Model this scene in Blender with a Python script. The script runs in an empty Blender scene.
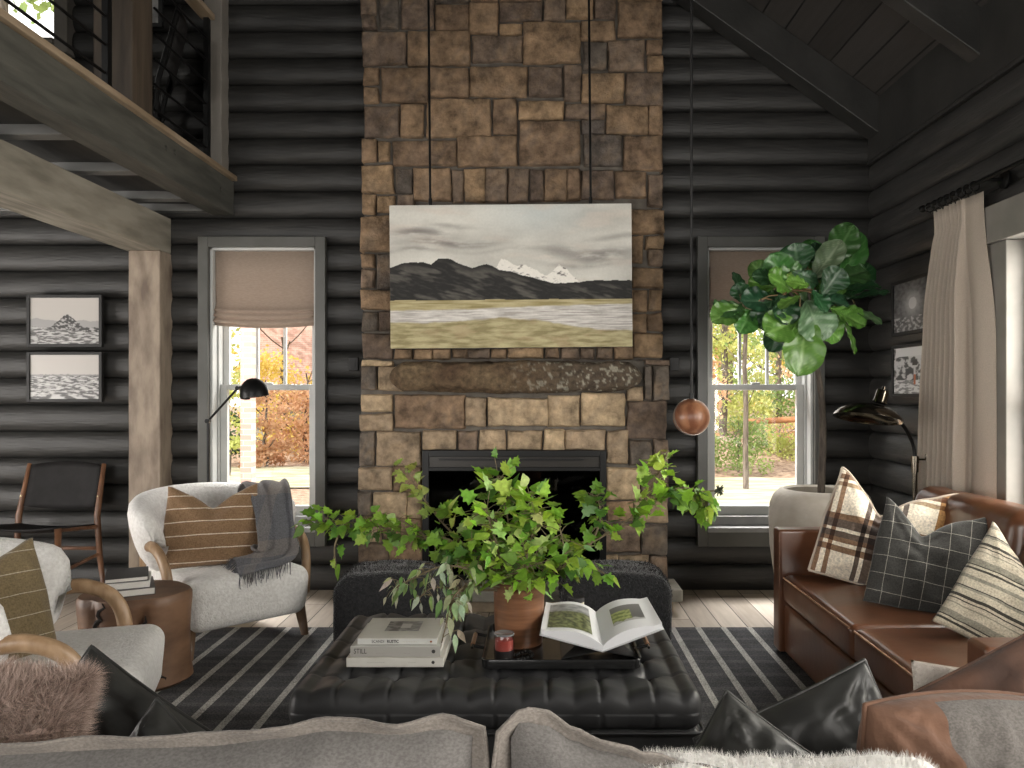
import bpy, bmesh, math, random
from math import sin, cos, pi, sqrt, exp, radians
from mathutils import Vector, Matrix, noise, Euler
random.seed(7)
SC = bpy.context.scene
COL = SC.collection
H = 1.483
def P(px, py, Y): return Vector(((px-538)*Y/800, Y, H+(392-py)*Y/800))
def nz(x, y=0.0, z=0.0): return noise.noise(Vector((x, y, z)))
def lerp(a, b, t): return a+(b-a)*t
def clamp(x, a=0., b=1.): return max(a, min(b, x))
def smooth(a, b, x):
    t = clamp((x-a)/(b-a)); return t*t*(3-2*t)
def mixc(a, b, t): return tuple(a[i]+(b[i]-a[i])*t for i in range(3))

# ------------------------------------------------------------------ mesh helper
class MB:
    def __init__(s): s.v = []; s.f = []; s.c = []
    def quad_grid(s, rows, closed_u=False, closed_v=False):
        b = len(s.v); n = len(rows); m = len(rows[0])
        for r in rows: s.v += [tuple(p) for p in r]
        for i in range(n if closed_u else n-1):
            for j in range(m if closed_v else m-1):
                i2 = (i+1) % n; j2 = (j+1) % m
                s.f.append((b+i*m+j, b+i*m+j2, b+i2*m+j2, b+i2*m+j))
        return b
    def box(s, x0, x1, y0, y1, z0, z1, M=None):
        b = len(s.v)
        for z in (z0, z1):
            for (x, y) in ((x0, y0), (x1, y0), (x1, y1), (x0, y1)):
                p = Vector((x, y, z))
                s.v.append(tuple(M @ p if M else p))
        for q in ((0, 3, 2, 1), (4, 5, 6, 7), (0, 1, 5, 4), (1, 2, 6, 5), (2, 3, 7, 6), (3, 0, 4, 7)):
            s.f.append(tuple(b+i for i in q))
        return s
    def tube(s, pts, r, seg=10, flat=1.0, cap=True):
        pts = [Vector(p) for p in pts]; n = len(pts)
        rr = r if isinstance(r, (list, tuple)) else [r]*n
        rows = []; up = None
        for i, p in enumerate(pts):
            d = (pts[min(i+1, n-1)]-pts[max(i-1, 0)])
            d = d.normalized() if d.length > 1e-9 else Vector((0, 0, 1))
            if up is None:
                up = Vector((0, 0, 1)) if abs(d.z) < .9 else Vector((1, 0, 0))
            a = d.cross(up)
            if a.length < 1e-5: a = d.cross(Vector((0, 1, 0)))
            a.normalize(); b = a.cross(d).normalized(); up = b
            rows.append([p+(a*cos(t)*flat+b*sin(t))*rr[i] for t in [2*pi*k/seg for k in range(seg)]])
        b0 = s.quad_grid(rows, closed_v=True)
        if cap:
            s.f.append(tuple(b0+k for k in range(seg)))
            s.f.append(tuple(b0+(n-1)*seg+seg-1-k for k in range(seg)))
        return s
    def lathe(s, prof, c=(0, 0, 0), seg=32, M=None):
        rows = []
        for (r, z) in prof:
            row = []
            for k in range(seg):
                t = 2*pi*k/seg; p = Vector((r*cos(t), r*sin(t), z))
                if M: p = M @ p
                row.append(p+Vector(c))
            rows.append(row)
        b0 = s.quad_grid(rows, closed_v=True)
        if prof[0][0] > 1e-4: s.f.append(tuple(b0+seg-1-k for k in range(seg)))
        if prof[-1][0] > 1e-4: s.f.append(tuple(b0+(len(prof)-1)*seg+k for k in range(seg)))
        return s
    def rbox(s, x0, x1, y0, y1, z0, z1, r=.03, n=4, arc=3, fn=None, nn=None):
        c = Vector(((x0+x1)/2, (y0+y1)/2, (z0+z1)/2)); h = [(x1-x0)/2, (y1-y0)/2, (z1-z0)/2]
        r = min(r, min(h)*.999); nn = nn or (n, n, n)
        def ts(k):
            inn = h[k]-r
            L = [-inn-r*math.tan(pi/4*(arc-i)/arc) for i in range(arc)]
            L += [-inn+2*inn*i/nn[k] for i in range(nn[k]+1)]
            L += [inn+r*math.tan(pi/4*(i+1)/arc) for i in range(arc)]
            return L
        T = [ts(0), ts(1), ts(2)]; idx = {}
        def vert(p):
            key = tuple(round(a, 6) for a in p)
            if key in idx: return idx[key]
            q = [clamp(p[k], -(h[k]-r), h[k]-r) for k in range(3)]
            d = Vector([p[k]-q[k] for k in range(3)])
            w = Vector(q)+(d.normalized()*r if d.length > 1e-9 else d)+c
            if fn: w = Vector(fn(w))
            idx[key] = len(s.v); s.v.append(tuple(w)); return idx[key]
        for k in range(3):
            a, b = [(1, 2), (2, 0), (0, 1)][k]
            for sg in (-1, 1):
                for i in range(len(T[a])-1):
                    for j in range(len(T[b])-1):
                        q = []
                        for (ii, jj) in ((i, j), (i+1, j), (i+1, j+1), (i, j+1)):
                            p = [0, 0, 0]; p[k] = sg*h[k]; p[a] = T[a][ii]; p[b] = T[b][jj]
                            q.append(vert(p))
                        s.f.append(tuple(q) if sg > 0 else tuple(reversed(q)))
        return s
    def build(s, name, mat=None, parent=None, sm=True, bevel=0, solid=0, colors=None, subsurf=0, ang=40):
        me = bpy.data.meshes.new(name)
        me.from_pydata(s.v, [], s.f); me.update()
        if colors:
            at = me.color_attributes.new('col', 'FLOAT_COLOR', 'POINT')
            for i, c in enumerate(colors): at.data[i].color = (c[0], c[1], c[2], 1)
        if mat: me.materials.append(mat)
        o = bpy.data.objects.new(name, me); COL.objects.link(o)
        if parent: o.parent = parent
        if sm:
            me.shade_smooth()
            if ang:
                try: me.set_sharp_from_angle(angle=radians(ang))
                except Exception: pass
        if solid:
            m = o.modifiers.new('s', 'SOLIDIFY'); m.thickness = solid; m.offset = 0
        if bevel:
            m = o.modifiers.new('b', 'BEVEL'); m.width = bevel; m.segments = 2; m.limit_method = 'ANGLE'
        if subsurf:
            m = o.modifiers.new('u', 'SUBSURF'); m.levels = subsurf; m.render_levels = subsurf
        return o
def bez(pts, n=24):
    pts = [Vector(p) for p in pts]; out = []
    m = len(pts)-1
    for i in range(m):
        p0 = pts[max(i-1, 0)]; p1 = pts[i]; p2 = pts[i+1]; p3 = pts[min(i+2, m)]
        k = max(2, n//m)
        for j in range(k):
            t = j/k
            out.append(.5*((2*p1)+(p2-p0)*t+(2*p0-5*p1+4*p2-p3)*t*t+(3*p1-p0-3*p2+p3)*t**3))
    out.append(pts[-1]); return out
def thing(name, label, cat, loc=(0, 0, 0), rz=0, group=None, rot=None):
    o = bpy.data.objects.new(name, None); COL.objects.link(o)
    o.location = loc; o.rotation_euler = rot if rot else (0, 0, rz)
    o['label'] = label; o['category'] = cat
    if group: o['group'] = group
    o.empty_display_size = .05
    return o
def tag(o, label, cat, group=None, kind=None):
    o['label'] = label; o['category'] = cat
    if group: o['group'] = group
    if kind: o['kind'] = kind
    return o
def struct(o): o['kind'] = 'structure'; return o
def copy_tree(o, parent=None):
    c = o.copy(); COL.objects.link(c); c.parent = parent
    for ch in list(o.children): copy_tree(ch, c)
    return c

# ------------------------------------------------------------------ materials
def newmat(name):
    m = bpy.data.materials.new(name); m.use_nodes = True
    nt = m.node_tree; return m, nt, nt.nodes['Principled BSDF'], nt.nodes['Material Output']
def N(nt, t, **kw):
    n = nt.nodes.new(t)
    for k, v in kw.items(): setattr(n, k, v)
    return n
def mat(name, c, rough=.6, c2=None, scale=8, stretch=(1, 1, 1), bump=0, bscale=None, metal=0, spec=.5, coat=0, sheen=0, detail=6, bdist=.01, contrast=(.35, .65), vor=False, transl=0, rvar=0):
    m, nt, b, out = newmat(name)
    b.inputs['Base Color'].default_value = (*c, 1); b.inputs['Roughness'].default_value = rough
    b.inputs['Metallic'].default_value = metal; b.inputs['Specular IOR Level'].default_value = spec
    b.inputs['Coat Weight'].default_value = coat; b.inputs['Coat Roughness'].default_value = .2
    if sheen:
        b.inputs['Sheen Weight'].default_value = sheen; b.inputs['Sheen Roughness'].default_value = .4
    tc = N(nt, 'ShaderNodeTexCoord'); mp = N(nt, 'ShaderNodeMapping'); mp.inputs['Scale'].default_value = stretch
    nt.links.new(tc.outputs['Object'], mp.inputs['Vector'])
    if c2:
        n = N(nt, 'ShaderNodeTexNoise'); n.inputs['Scale'].default_value = scale; n.inputs['Detail'].default_value = detail
        nt.links.new(mp.outputs[0], n.inputs['Vector'])
        r = N(nt, 'ShaderNodeValToRGB'); r.color_ramp.elements[0].position = contrast[0]; r.color_ramp.elements[1].position = contrast[1]
        r.color_ramp.elements[0].color = (*c, 1); r.color_ramp.elements[1].color = (*c2, 1)
        nt.links.new(n.outputs['Fac'], r.inputs['Fac']); nt.links.new(r.outputs['Color'], b.inputs['Base Color'])
        if rvar:
            mr = N(nt, 'ShaderNodeMapRange'); mr.inputs['To Min'].default_value = rough-rvar; mr.inputs['To Max'].default_value = rough+rvar
            nt.links.new(n.outputs['Fac'], mr.inputs['Value']); nt.links.new(mr.outputs[0], b.inputs['Roughness'])
    if bump:
        if vor:
            n2 = N(nt, 'ShaderNodeTexVoronoi'); n2.inputs['Scale'].default_value = bscale or scale; o2 = n2.outputs['Distance']
        else:
            n2 = N(nt, 'ShaderNodeTexNoise'); n2.inputs['Scale'].default_value = bscale or scale; n2.inputs['Detail'].default_value = 5; o2 = n2.outputs['Fac']
        nt.links.new(mp.outputs[0], n2.inputs['Vector'])
        bp = N(nt, 'ShaderNodeBump'); bp.inputs['Strength'].default_value = bump; bp.inputs['Distance'].default_value = bdist
        nt.links.new(o2, bp.inputs['Height']); nt.links.new(bp.outputs[0], b.inputs['Normal'])
    if transl:
        tr = N(nt, 'ShaderNodeBsdfTranslucent'); tr.inputs['Color'].default_value = (*c, 1)
        mx = N(nt, 'ShaderNodeMixShader'); mx.inputs[0].default_value = transl
        if c2: nt.links.new(r.outputs['Color'], tr.inputs['Color'])
        nt.links.new(b.outputs[0], mx.inputs[1]); nt.links.new(tr.outputs[0], mx.inputs[2]); nt.links.new(mx.outputs[0], out.inputs['Surface'])
    return m
def colmat(name, rough=.8, noise_amt=.35, nscale=14, bump=.5, bscale=30, spec=.3, bdist=.01, transl=0, nodetail=False):
    """base colour comes from the mesh's own 'col' attribute"""
    m, nt, b, out = newmat(name)
    at = N(nt, 'ShaderNodeAttribute'); at.attribute_name = 'col'
    b.inputs['Roughness'].default_value = rough; b.inputs['Specular IOR Level'].default_value = spec
    tc = N(nt, 'ShaderNodeTexCoord'); last = at.outputs['Color']
    if noise_amt:
        n = N(nt, 'ShaderNodeTexNoise'); n.inputs['Scale'].default_value = nscale; n.inputs['Detail'].default_value = 8; n.inputs['Roughness'].default_value = .65
        nt.links.new(tc.outputs['Object'], n.inputs['Vector'])
        mr = N(nt, 'ShaderNodeMapRange'); mr.inputs['From Min'].default_value = .3; mr.inputs['From Max'].default_value = .7
        mr.inputs['To Min'].default_value = 1-noise_amt; mr.inputs['To Max'].default_value = 1+noise_amt
        nt.links.new(n.outputs['Fac'], mr.inputs['Value'])
        mx = N(nt, 'ShaderNodeVectorMath', operation='SCALE'); nt.links.new(at.outputs['Color'], mx.inputs[0]); nt.links.new(mr.outputs[0], mx.inputs['Scale'])
        last = mx.outputs[0]
    nt.links.new(last, b.inputs['Base Color'])
    if bump:
        n2 = N(nt, 'ShaderNodeTexNoise'); n2.inputs['Scale'].default_value = bscale; n2.inputs['Detail'].default_value = 8; n2.inputs['Roughness'].default_value = .7
        nt.links.new(tc.outputs['Object'], n2.inputs['Vector'])
        bp = N(nt, 'ShaderNodeBump'); bp.inputs['Strength'].default_value = bump; bp.inputs['Distance'].default_value = bdist
        nt.links.new(n2.outputs['Fac'], bp.inputs['Height']); nt.links.new(bp.outputs[0], b.inputs['Normal'])
    if transl:
        tr = N(nt, 'ShaderNodeBsdfTranslucent'); mx = N(nt, 'ShaderNodeMixShader'); mx.inputs[0].default_value = transl
        nt.links.new(last, tr.inputs['Color']); nt.links.new(b.outputs[0], mx.inputs[1]); nt.links.new(tr.outputs[0], mx.inputs[2]); nt.links.new(mx.outputs[0], out.inputs['Surface'])
    return m
def plankmat(name, c, c2, width, axis='X', gap=.006, rough=.5, line=(.02, .018, .015), bump=.3, length=2.6):
    """boards with dark joints: axis = the direction across the boards"""
    m, nt, b, out = newmat(name)
    b.inputs['Roughness'].default_value = rough; b.inputs['Specular IOR Level'].default_value = .4
    tc = N(nt, 'ShaderNodeTexCoord'); sx = N(nt, 'ShaderNodeSeparateXYZ'); nt.links.new(tc.outputs['Object'], sx.inputs[0])
    a = sx.outputs['X' if axis == 'X' else 'Y']; l = sx.outputs['Y' if axis == 'X' else 'X']
    def M(op, *v):
        n = N(nt, 'ShaderNodeMath', operation=op)
        for i, q in enumerate(v):
            if isinstance(q, (int, float)): n.inputs[i].default_value = q
            else: nt.links.new(q, n.inputs[i])
        return n.outputs[0]
    u = M('DIVIDE', a, width); idx = M('FLOOR', u); fr = M('FRACT', u)
    wn = N(nt, 'ShaderNodeTexWhiteNoise', noise_dimensions='1D'); nt.links.new(idx, wn.inputs['W'])
    lo = M('ADD', M('DIVIDE', l, length), M('MULTIPLY', wn.outputs['Value'], 7.3)); lf = M('FRACT', lo); li = M('FLOOR', lo)
    wn2 = N(nt, 'ShaderNodeTexWhiteNoise', noise_dimensions='2D'); cb = N(nt, 'ShaderNodeCombineXYZ'); nt.links.new(idx, cb.inputs[0]); nt.links.new(li, cb.inputs[1]); nt.links.new(cb.outputs[0], wn2.inputs['Vector'])
    g = gap/width
    e1 = M('LESS_THAN', fr, g); e2 = M('LESS_THAN', lf, gap/length); edge = M('MAXIMUM', e1, e2)
    mp = N(nt, 'ShaderNodeMapping'); mp.inputs['Scale'].default_value = (12, 1.2, 6) if axis == 'X' else (1.2, 12, 6)
    nt.links.new(tc.outputs['Object'], mp.inputs[0]); n = N(nt, 'ShaderNodeTexNoise'); n.inputs['Scale'].default_value = 2.5; n.inputs['Detail'].default_value = 7
    nt.links.new(mp.outputs[0], n.inputs['Vector'])
    f = M('ADD', M('MULTIPLY', n.outputs['Fac'], .6), M('MULTIPLY', wn2.outputs['Value'], .45))
    r = N(nt, 'ShaderNodeValToRGB'); r.color_ramp.elements[0].position = .25; r.color_ramp.elements[1].position = .8
    r.color_ramp.elements[0].color = (*c, 1); r.color_ramp.elements[1].color = (*c2, 1); nt.links.new(f, r.inputs[0])
    mx = N(nt, 'ShaderNodeMix', data_type='RGBA'); nt.links.new(edge, mx.inputs['Factor']); nt.links.new(r.outputs[0], mx.inputs[6]); mx.inputs[7].default_value = (*line, 1)
    nt.links.new(mx.outputs[2], b.inputs['Base Color'])
    hh = M('SUBTRACT', M('MULTIPLY', n.outputs['Fac'], .25), edge)
    bp = N(nt, 'ShaderNodeBump'); bp.inputs['Strength'].default_value = bump; bp.inputs['Distance'].default_value = .004
    nt.links.new(hh, bp.inputs['Height']); nt.links.new(bp.outputs[0], b.inputs['Normal'])
    return m
def glassmat(name, tint=(1, 1, 1), refl=.06):
    m, nt, b, out = newmat(name); nt.nodes.remove(b)
    t = N(nt, 'ShaderNodeBsdfTransparent'); t.inputs[0].default_value = (*tint, 1)
    g = N(nt, 'ShaderNodeBsdfGlossy'); g.inputs['Roughness'].default_value = .02
    f = N(nt, 'ShaderNodeLayerWeight'); pw_ = N(nt, 'ShaderNodeMath', operation='POWER'); pw_.inputs[1].default_value = 5; nt.links.new(f.outputs['Facing'], pw_.inputs[0])
    ma = N(nt, 'ShaderNodeMath', operation='MULTIPLY_ADD'); ma.inputs[1].default_value = .9; ma.inputs[2].default_value = .035; nt.links.new(pw_.outputs[0], ma.inputs[0])
    mx = N(nt, 'ShaderNodeMixShader'); nt.links.new(ma.outputs[0], mx.inputs[0]); nt.links.new(t.outputs[0], mx.inputs[1]); nt.links.new(g.outputs[0], mx.inputs[2])
    nt.links.new(mx.outputs[0], out.inputs['Surface']); return m

M_LOG = mat('log_paint', (.018, .0177, .0168), .5, (.034, .033, .031), 3, (1, 6, 9), bump=.35, bscale=9, bdist=.012)
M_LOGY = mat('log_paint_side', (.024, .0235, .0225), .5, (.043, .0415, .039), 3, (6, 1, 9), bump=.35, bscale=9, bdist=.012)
M_DARKWOOD = mat('dark_trim_paint', (.021, .021, .0195), .45, (.034, .033, .031), 5, bump=.15, bscale=25)
M_TRIM = mat('window_casing_paint', (.07, .07, .063), .4, (.085, .085, .078), 6)
M_SASH = mat('window_sash_paint', (.42, .43, .42), .35, (.48, .48, .46), 6)
M_SILLP = mat('window_sill_paint', (.22, .22, .22), .35, (.28, .28, .27), 9)
M_GLASS = glassmat('window_glass')
M_BEAM = mat('weathered_beam', (.16, .145, .115), .6, (.30, .275, .225), 4, (6, .6, 3), bump=.5, bscale=8, bdist=.006)
M_POST = mat('weathered_post', (.13, .095, .07), .65, (.31, .25, .19), 5, (2, 2, .7), bump=.6, bscale=14, bdist=.006, contrast=(.3, .62))
M_LOFTBEAM = mat('green_grey_beam', (.05, .05, .043), .5, (.09, .088, .075), 5, (4, .6, 4), bump=.3, bscale=10)
M_JOIST = mat('joist_bounce_tone', (.16, .16, .155), .5, (.2, .2, .195), 5)  # light bounced off the floor is put into this paler joist tone
M_NOSE = mat('pale_oak_nosing', (.2, .145, .09), .45, (.34, .26, .18), 5, (4, .5, 4))
M_BROWNPOST = mat('brown_post', (.045, .033, .024), .5, (.09, .068, .048), 4, (4, 4, .5), bump=.3, bscale=8)
M_BLACK = mat('black_metal', (.012, .012, .012), .38, metal=.6)
M_BLACKM = mat('matt_black', (.014, .014, .014), .6)
M_FLOOR = plankmat('floor_boards', (.36, .30, .24), (.62, .54, .45), .165, 'X')
M_CEIL = plankmat('ceiling_boards', (.03, .027, .0245), (.05, .046, .042), .2, 'X', gap=.012, line=(.008, .008, .008), bump=.5, rough=.6, length=30)

# ================================================================== SHELL
XR, XL, YB, YF = 2.47, -6.1, 5.97, -3.2
PITCH = .2; PH = 2.789
def bulge(z):
    f = ((z-PH)/PITCH) % 1.0
    u = 2*f-1
    return .062*sqrt(max(0, 1-abs(u)**2.3))
def zs(z0, z1):
    L = [z0]; k = math.floor((z0-PH)/PITCH)
    fr = [0, .015, .05, .11, .2, .32, .5, .68, .8, .89, .95, .985]
    while True:
        done = False
        for f in fr:
            z = PH+(k+f)*PITCH
            if z > z1: done = True; break
            if z > z0: L.append(z)
        if done: break
        k += 1
    L.append(z1); return L
def log_panel(mb, a0, a1, z0, z1, axis):
    n = max(2, int((a1-a0)/.12)); Z = zs(z0, z1)
    rows = []
    for z in Z:
        k = math.floor((z-PH)/PITCH)
        row = []
        for i in range(n+1):
            a = a0+(a1-a0)*i/n
            w = bulge(z)*(1+.10*nz(a*.9, k*3.1, .5))+.004*nz(a*2.1, z*3)
            dz = .006*nz(a*.8, k*1.7, 4) if z0 < z < z1 else 0
            if axis == 'back': row.append((a, YB+.055-w, z+dz))
            elif axis == 'right': row.append((XR+.055-w, a, z+dz))
            elif axis == 'left': row.append((XL-.055+w, a, z+dz))
        rows.append(row)
    mb.quad_grid(rows)
    if axis == 'back': mb.box(a0, a1, YB+.06, YB+.24, z0, z1)
    elif axis == 'right': mb.box(XR+.06, XR+.24, a0, a1, z0, z1)
    else: mb.box(XL-.24, XL-.06, a0, a1, z0, z1)
W = {}  # openings in the back wall (x0,x1,z0,z1): casing outer rect converted from measured positions
YC = 5.93
def wx(px): return (px-538)*YC/800
def wz(py): return H+(392-py)*YC/800
W1 = (wx(199), wx(326), wz(546), wz(237)); W2 = (wx(697), wx(824), wz(546), wz(237))
W3 = (-4.75, wx(56), wz(40), 5.0)
def opening(w, t=.075): return (w[0]+t, w[1]-t, w[2]+t, w[3]-t)
O1, O2 = opening(W1), opening(W2)
mb = MB()
zt = 6.5
for (a0, a1, z0, z1) in [
    (XL, W3[0], 0, zt), (W3[0], W3[1], 0, W3[2]), (W3[0], W3[1], W3[3], zt), (W3[1], O1[0], 0, zt),
    (O1[0], O1[1], 0, O1[2]), (O1[0], O1[1], O1[3], zt), (O1[1], O2[0], 0, zt), (O2[0], O2[1], 0, O2[2]), (O2[0], O2[1], O2[3], zt), (O2[1], XR+.1, 0, zt)]:
    log_panel(mb, a0, a1, z0, z1, 'back')
struct(mb.build('wall_back', M_LOG, ang=60))
# right wall with a window opening
RW = (2.55, 4.22, .25, 2.27)
mb = MB()
ZP = 3.2
for (a0, a1, z0, z1) in [(YF, RW[0], 0, ZP), (RW[0], RW[1], 0, RW[2]), (RW[0], RW[1], RW[3], ZP), (RW[1], YB, 0, ZP)]:
    log_panel(mb, a0, a1, z0, z1, 'right')
mb.box(XR+.03, XR+.2, YF, YB, ZP, 3.75)
struct(mb.build('wall_right', M_LOGY, ang=60))
mb = MB(); log_panel(mb, YF, YB, 0, 4.1, 'left'); struct(mb.build('wall_left', M_LOGY, ang=60))
mb = MB(); mb.box(XL-.2, XR+.2, YF-.2, YF, 0, 6.6); struct(mb.build('wall_front', M_DARKWOOD, sm=False))
mb = MB(); mb.box(XL-.3, XR+.3, YF-.2, YB+.06, -.12, 0); struct(mb.build('floor', M_FLOOR, sm=False))
# pitched ceiling
SL = .713; RX = -1.8
def roofz(x): return 3.6+SL*(2.5-x) if x > RX else 3.6+SL*(2.5-RX)-SL*(RX-x)
def slab(x0, x1, y0, y1, t=.12):
    a = math.atan2(roofz(x1)-roofz(x0), x1-x0); L = sqrt((x1-x0)**2+(roofz(x1)-roofz(x0))**2)
    m = MB(); m.box(0, L, y0, y1, 0, t); return m, a
m, a = slab(RX, 2.95, YF-.2, YB+.25); o = m.build('ceiling', M_CEIL, sm=False); struct(o); o.location = (RX, 0, roofz(RX)); o.rotation_euler = (0, -a, 0)
m, a = slab(XL-.4, RX, YF-.2, YB+.25); o2 = m.build('slope', M_CEIL, parent=o, sm=False); o2.matrix_parent_inverse = Matrix()
# left slope placed in the right slope's frame
Mw = Matrix.Translation((XL-.4, 0, roofz(XL-.4))) @ Euler((0, -a, 0)).to_matrix().to_4x4()
Mp = Matrix.Translation(o.location) @ o.rotation_euler.to_matrix().to_4x4()
o2.matrix_local = Mp.inverted() @ Mw
def rafter(y0, y1, side=1, drop=.27):
    m = MB()
    xa, xb = (RX, 2.5) if side > 0 else (XL, RX)
    b = len(m.v)
    for y in (y0, y1):
        for (x, dz) in ((xa, -drop), (xb, -drop), (xb, .0), (xa, .0)):
            m.v.append((x, y, roofz(x)+dz))
    for q in ((0, 1, 2, 3), (7, 6, 5, 4), (0, 4, 5, 1), (1, 5, 6, 2), (2, 6, 7, 3), (3, 7, 4, 0)): m.f.append(q)
    return m
for (y0, y1) in ((5.78, 5.96), (4.45, 4.57), (2.9, 3.02), (1.3, 1.42)):
    for sd in (1, -1):
        struct(rafter(y0, y1, sd).build('ceiling_beam', M_DARKWOOD, sm=False, bevel=.006))
mb = MB(); mb.box(XR-.01, XR+.05, YF, YB, 3.2, 3.62); struct(mb.build('trim_1', M_DARKWOOD, sm=False, bevel=.004))
mb = MB(); mb.box(XR-.015, XR+.04, YF, YB, 3.17, 3.195); struct(mb.build('trim_2', M_LOG, sm=False, bevel=.004))

# ------------------------------------------------------------------ windows
def window(idx, Wn, muntins, blind=True):
    x0, x1, z0, z1 = Wn; t = .075
    c = MB(); y0 = 5.905; y1 = 5.965
    c.box(x0, x0+t, y0, y1, z0, z1).box(x1-t, x1, y0, y1, z0, z1).box(x0+t, x1-t, y0, y1, z1-t, z1).box(x0+t, x1-t, y0, y1, z0, z0+.11)
    root = struct(c.build('window_%d' % idx, M_TRIM, sm=False, bevel=.004))
    # jamb lining
    j = MB(); ix0, ix1, iz0, iz1 = x0+t, x1-t, z0+.11, z1-t
    j.box(ix0-.0, ix0+.02, y1-.02, 6.22, iz0, iz1).box(ix1-.02, ix1, y1-.02, 6.22, iz0, iz1).box(ix0, ix1, y1-.02, 6.22, iz1-.02, iz1)
    j.box(ix0+.02, ix0+.035, 6.03, 6.2, iz0, iz1).box(ix1-.035, ix1-.02, 6.03, 6.2, iz0, iz1)
    j.build('window_jamb', M_SASH, root, sm=False, bevel=.003)
    s = MB(); s.box(ix0-.0, ix1+.0, 5.9, 6.22, iz0-.005, iz0+.03); s.box(ix0+.02, ix1-.02, 6.0, 6.22, iz0+.03, iz0+.1)
    s.build('window_sill', M_SILLP, root, sm=False, bevel=.004)
    # sashes
    zm = H+(392-387)*6.1/800
    w = .045
    u = MB(); ya, yb = 6.11, 6.15; a, b = ix0+.035, ix1-.035
    u.box(a, a+w, ya, yb, zm-.02, iz1-.02).box(b-w, b, ya, yb, zm-.02, iz1-.02).box(a+w, b-w, ya, yb, iz1-.07, iz1-.02).box(a+w, b-w, ya, yb, zm-.025, zm+.02)
    for k in range(1, muntins+1):
        xm = a+w+(b-a-2*w)*k/(muntins+1); u.box(xm-.011, xm+.011, ya+.005, yb-.005, zm+.02, iz1-.07)
    u.build('upper_sash', M_SASH, root, sm=False, bevel=.003)
    l = MB(); ya, yb = 6.055, 6.1
    l.box(a, a+w+.005, ya, yb, iz0+.1, zm+.02).box(b-w-.005, b, ya, yb, iz0+.1, zm+.02).box(a+w+.005, b-w-.005, ya, yb, zm-.02, zm+.02).box(a+w+.005, b-w-.005, ya, yb, iz0+.1, iz0+.17)
    l.box((a+b)/2-.03, (a+b)/2+.03, ya-.01, yb, zm+.02, zm+.035)
    l.build('lower_sash', M_SASH, root, sm=False, bevel=.003)
    g = MB(); g.box(a+w-.005, b-w+.005, 6.127, 6.131, zm, iz1-.06); g.build('upper_pane', M_GLASS, root, sm=False)
    g = MB(); g.box(a+w-.005, b-w+.005, 6.075, 6.079, iz0+.15, zm); g.build('lower_pane', M_GLASS, root, sm=False)
    return (ix0, ix1, iz0, iz1)
I1 = window(1, W1, 2); I2 = window(2, W2, 2)
# loft window
x0, x1, z0, z1 = W3
c = MB(); c.box(x0-.09, x0, 5.9, 6.2, z0-.1, z1+.1).box(x1, x1+.1, 5.9, 6.2, z0-.1, z1+.1).box(x0, x1, 5.9, 6.2, z1, z1+.1).box(x0, x1, 5.88, 6.2, z0-.06, z0)
M_TRIML = mat('pale_casing_paint', (.17, .155, .135), .5, (.22, .2, .175), 6)
r = struct(c.build('window_3', M_TRIML, sm=False, bevel=.004))
s = MB(); s.box(x0, x0+.05, 6.08, 6.13, z0, z1).box(x1-.05, x1, 6.08, 6.13, z0, z1).box(x0, x1, 6.08, 6.13, z0, z0+.05).box((x0+x1)/2-.02, (x0+x1)/2+.02, 6.08, 6.13, z0, z1)
s.build('window_sash', M_SASH, r, sm=False)
g = MB(); g.box(x0+.04, x1-.04, 6.1, 6.104, z0+.04, z1-.02); g.build('window_pane', M_GLASS, r, sm=False)
# right wall window
y0, y1, z0, z1 = RW
M_CASL = mat('grey_beige_casing', (.19, .18, .16), .45, (.24, .225, .2), 6)
c = MB()
c.box(XR-.06, XR+.22, y1-.1, y1+.1, z0, z1).box(XR-.06, XR+.22, y0-.1, y0+.05, z0, z1).box(XR-.08, XR+.22, y0-.14, y1+.14, z1, z1+.2).box(XR-.08, XR+.22, y0-.1, y1+.1, z0-.1, z0)
r = struct(c.build('window_4', M_CASL, sm=False, bevel=.005))
s = MB(); ye = y1-.1
for (a, b, d) in ((ye-.03, ye, .1), (ye-.075, ye-.045, .12), (y0+.05, y0+.1, .12)):
    s.box(XR+.02+d-.08, XR+d, a, b, z0, z1)
s.box(XR+.06, XR+.12, y0+.05, ye, 1.38, 1.44).box(XR+.06, XR+.12, y0+.05, ye, z0, z0+.08).box(XR+.06, XR+.12, y0+.05, ye, z1-.06, z1).box(XR+.07, XR+.11, 3.3, 3.34, z0, z1)
s.build('window_sash', mat('bronze_sash', (.05, .045, .04), .35), r, sm=False, bevel=.003)
g = MB(); g.box(XR+.088, XR+.092, y0+.05, ye-.03, z0+.03, z1-.03); g.build('window_pane', M_GLASS, r, sm=False)

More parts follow.
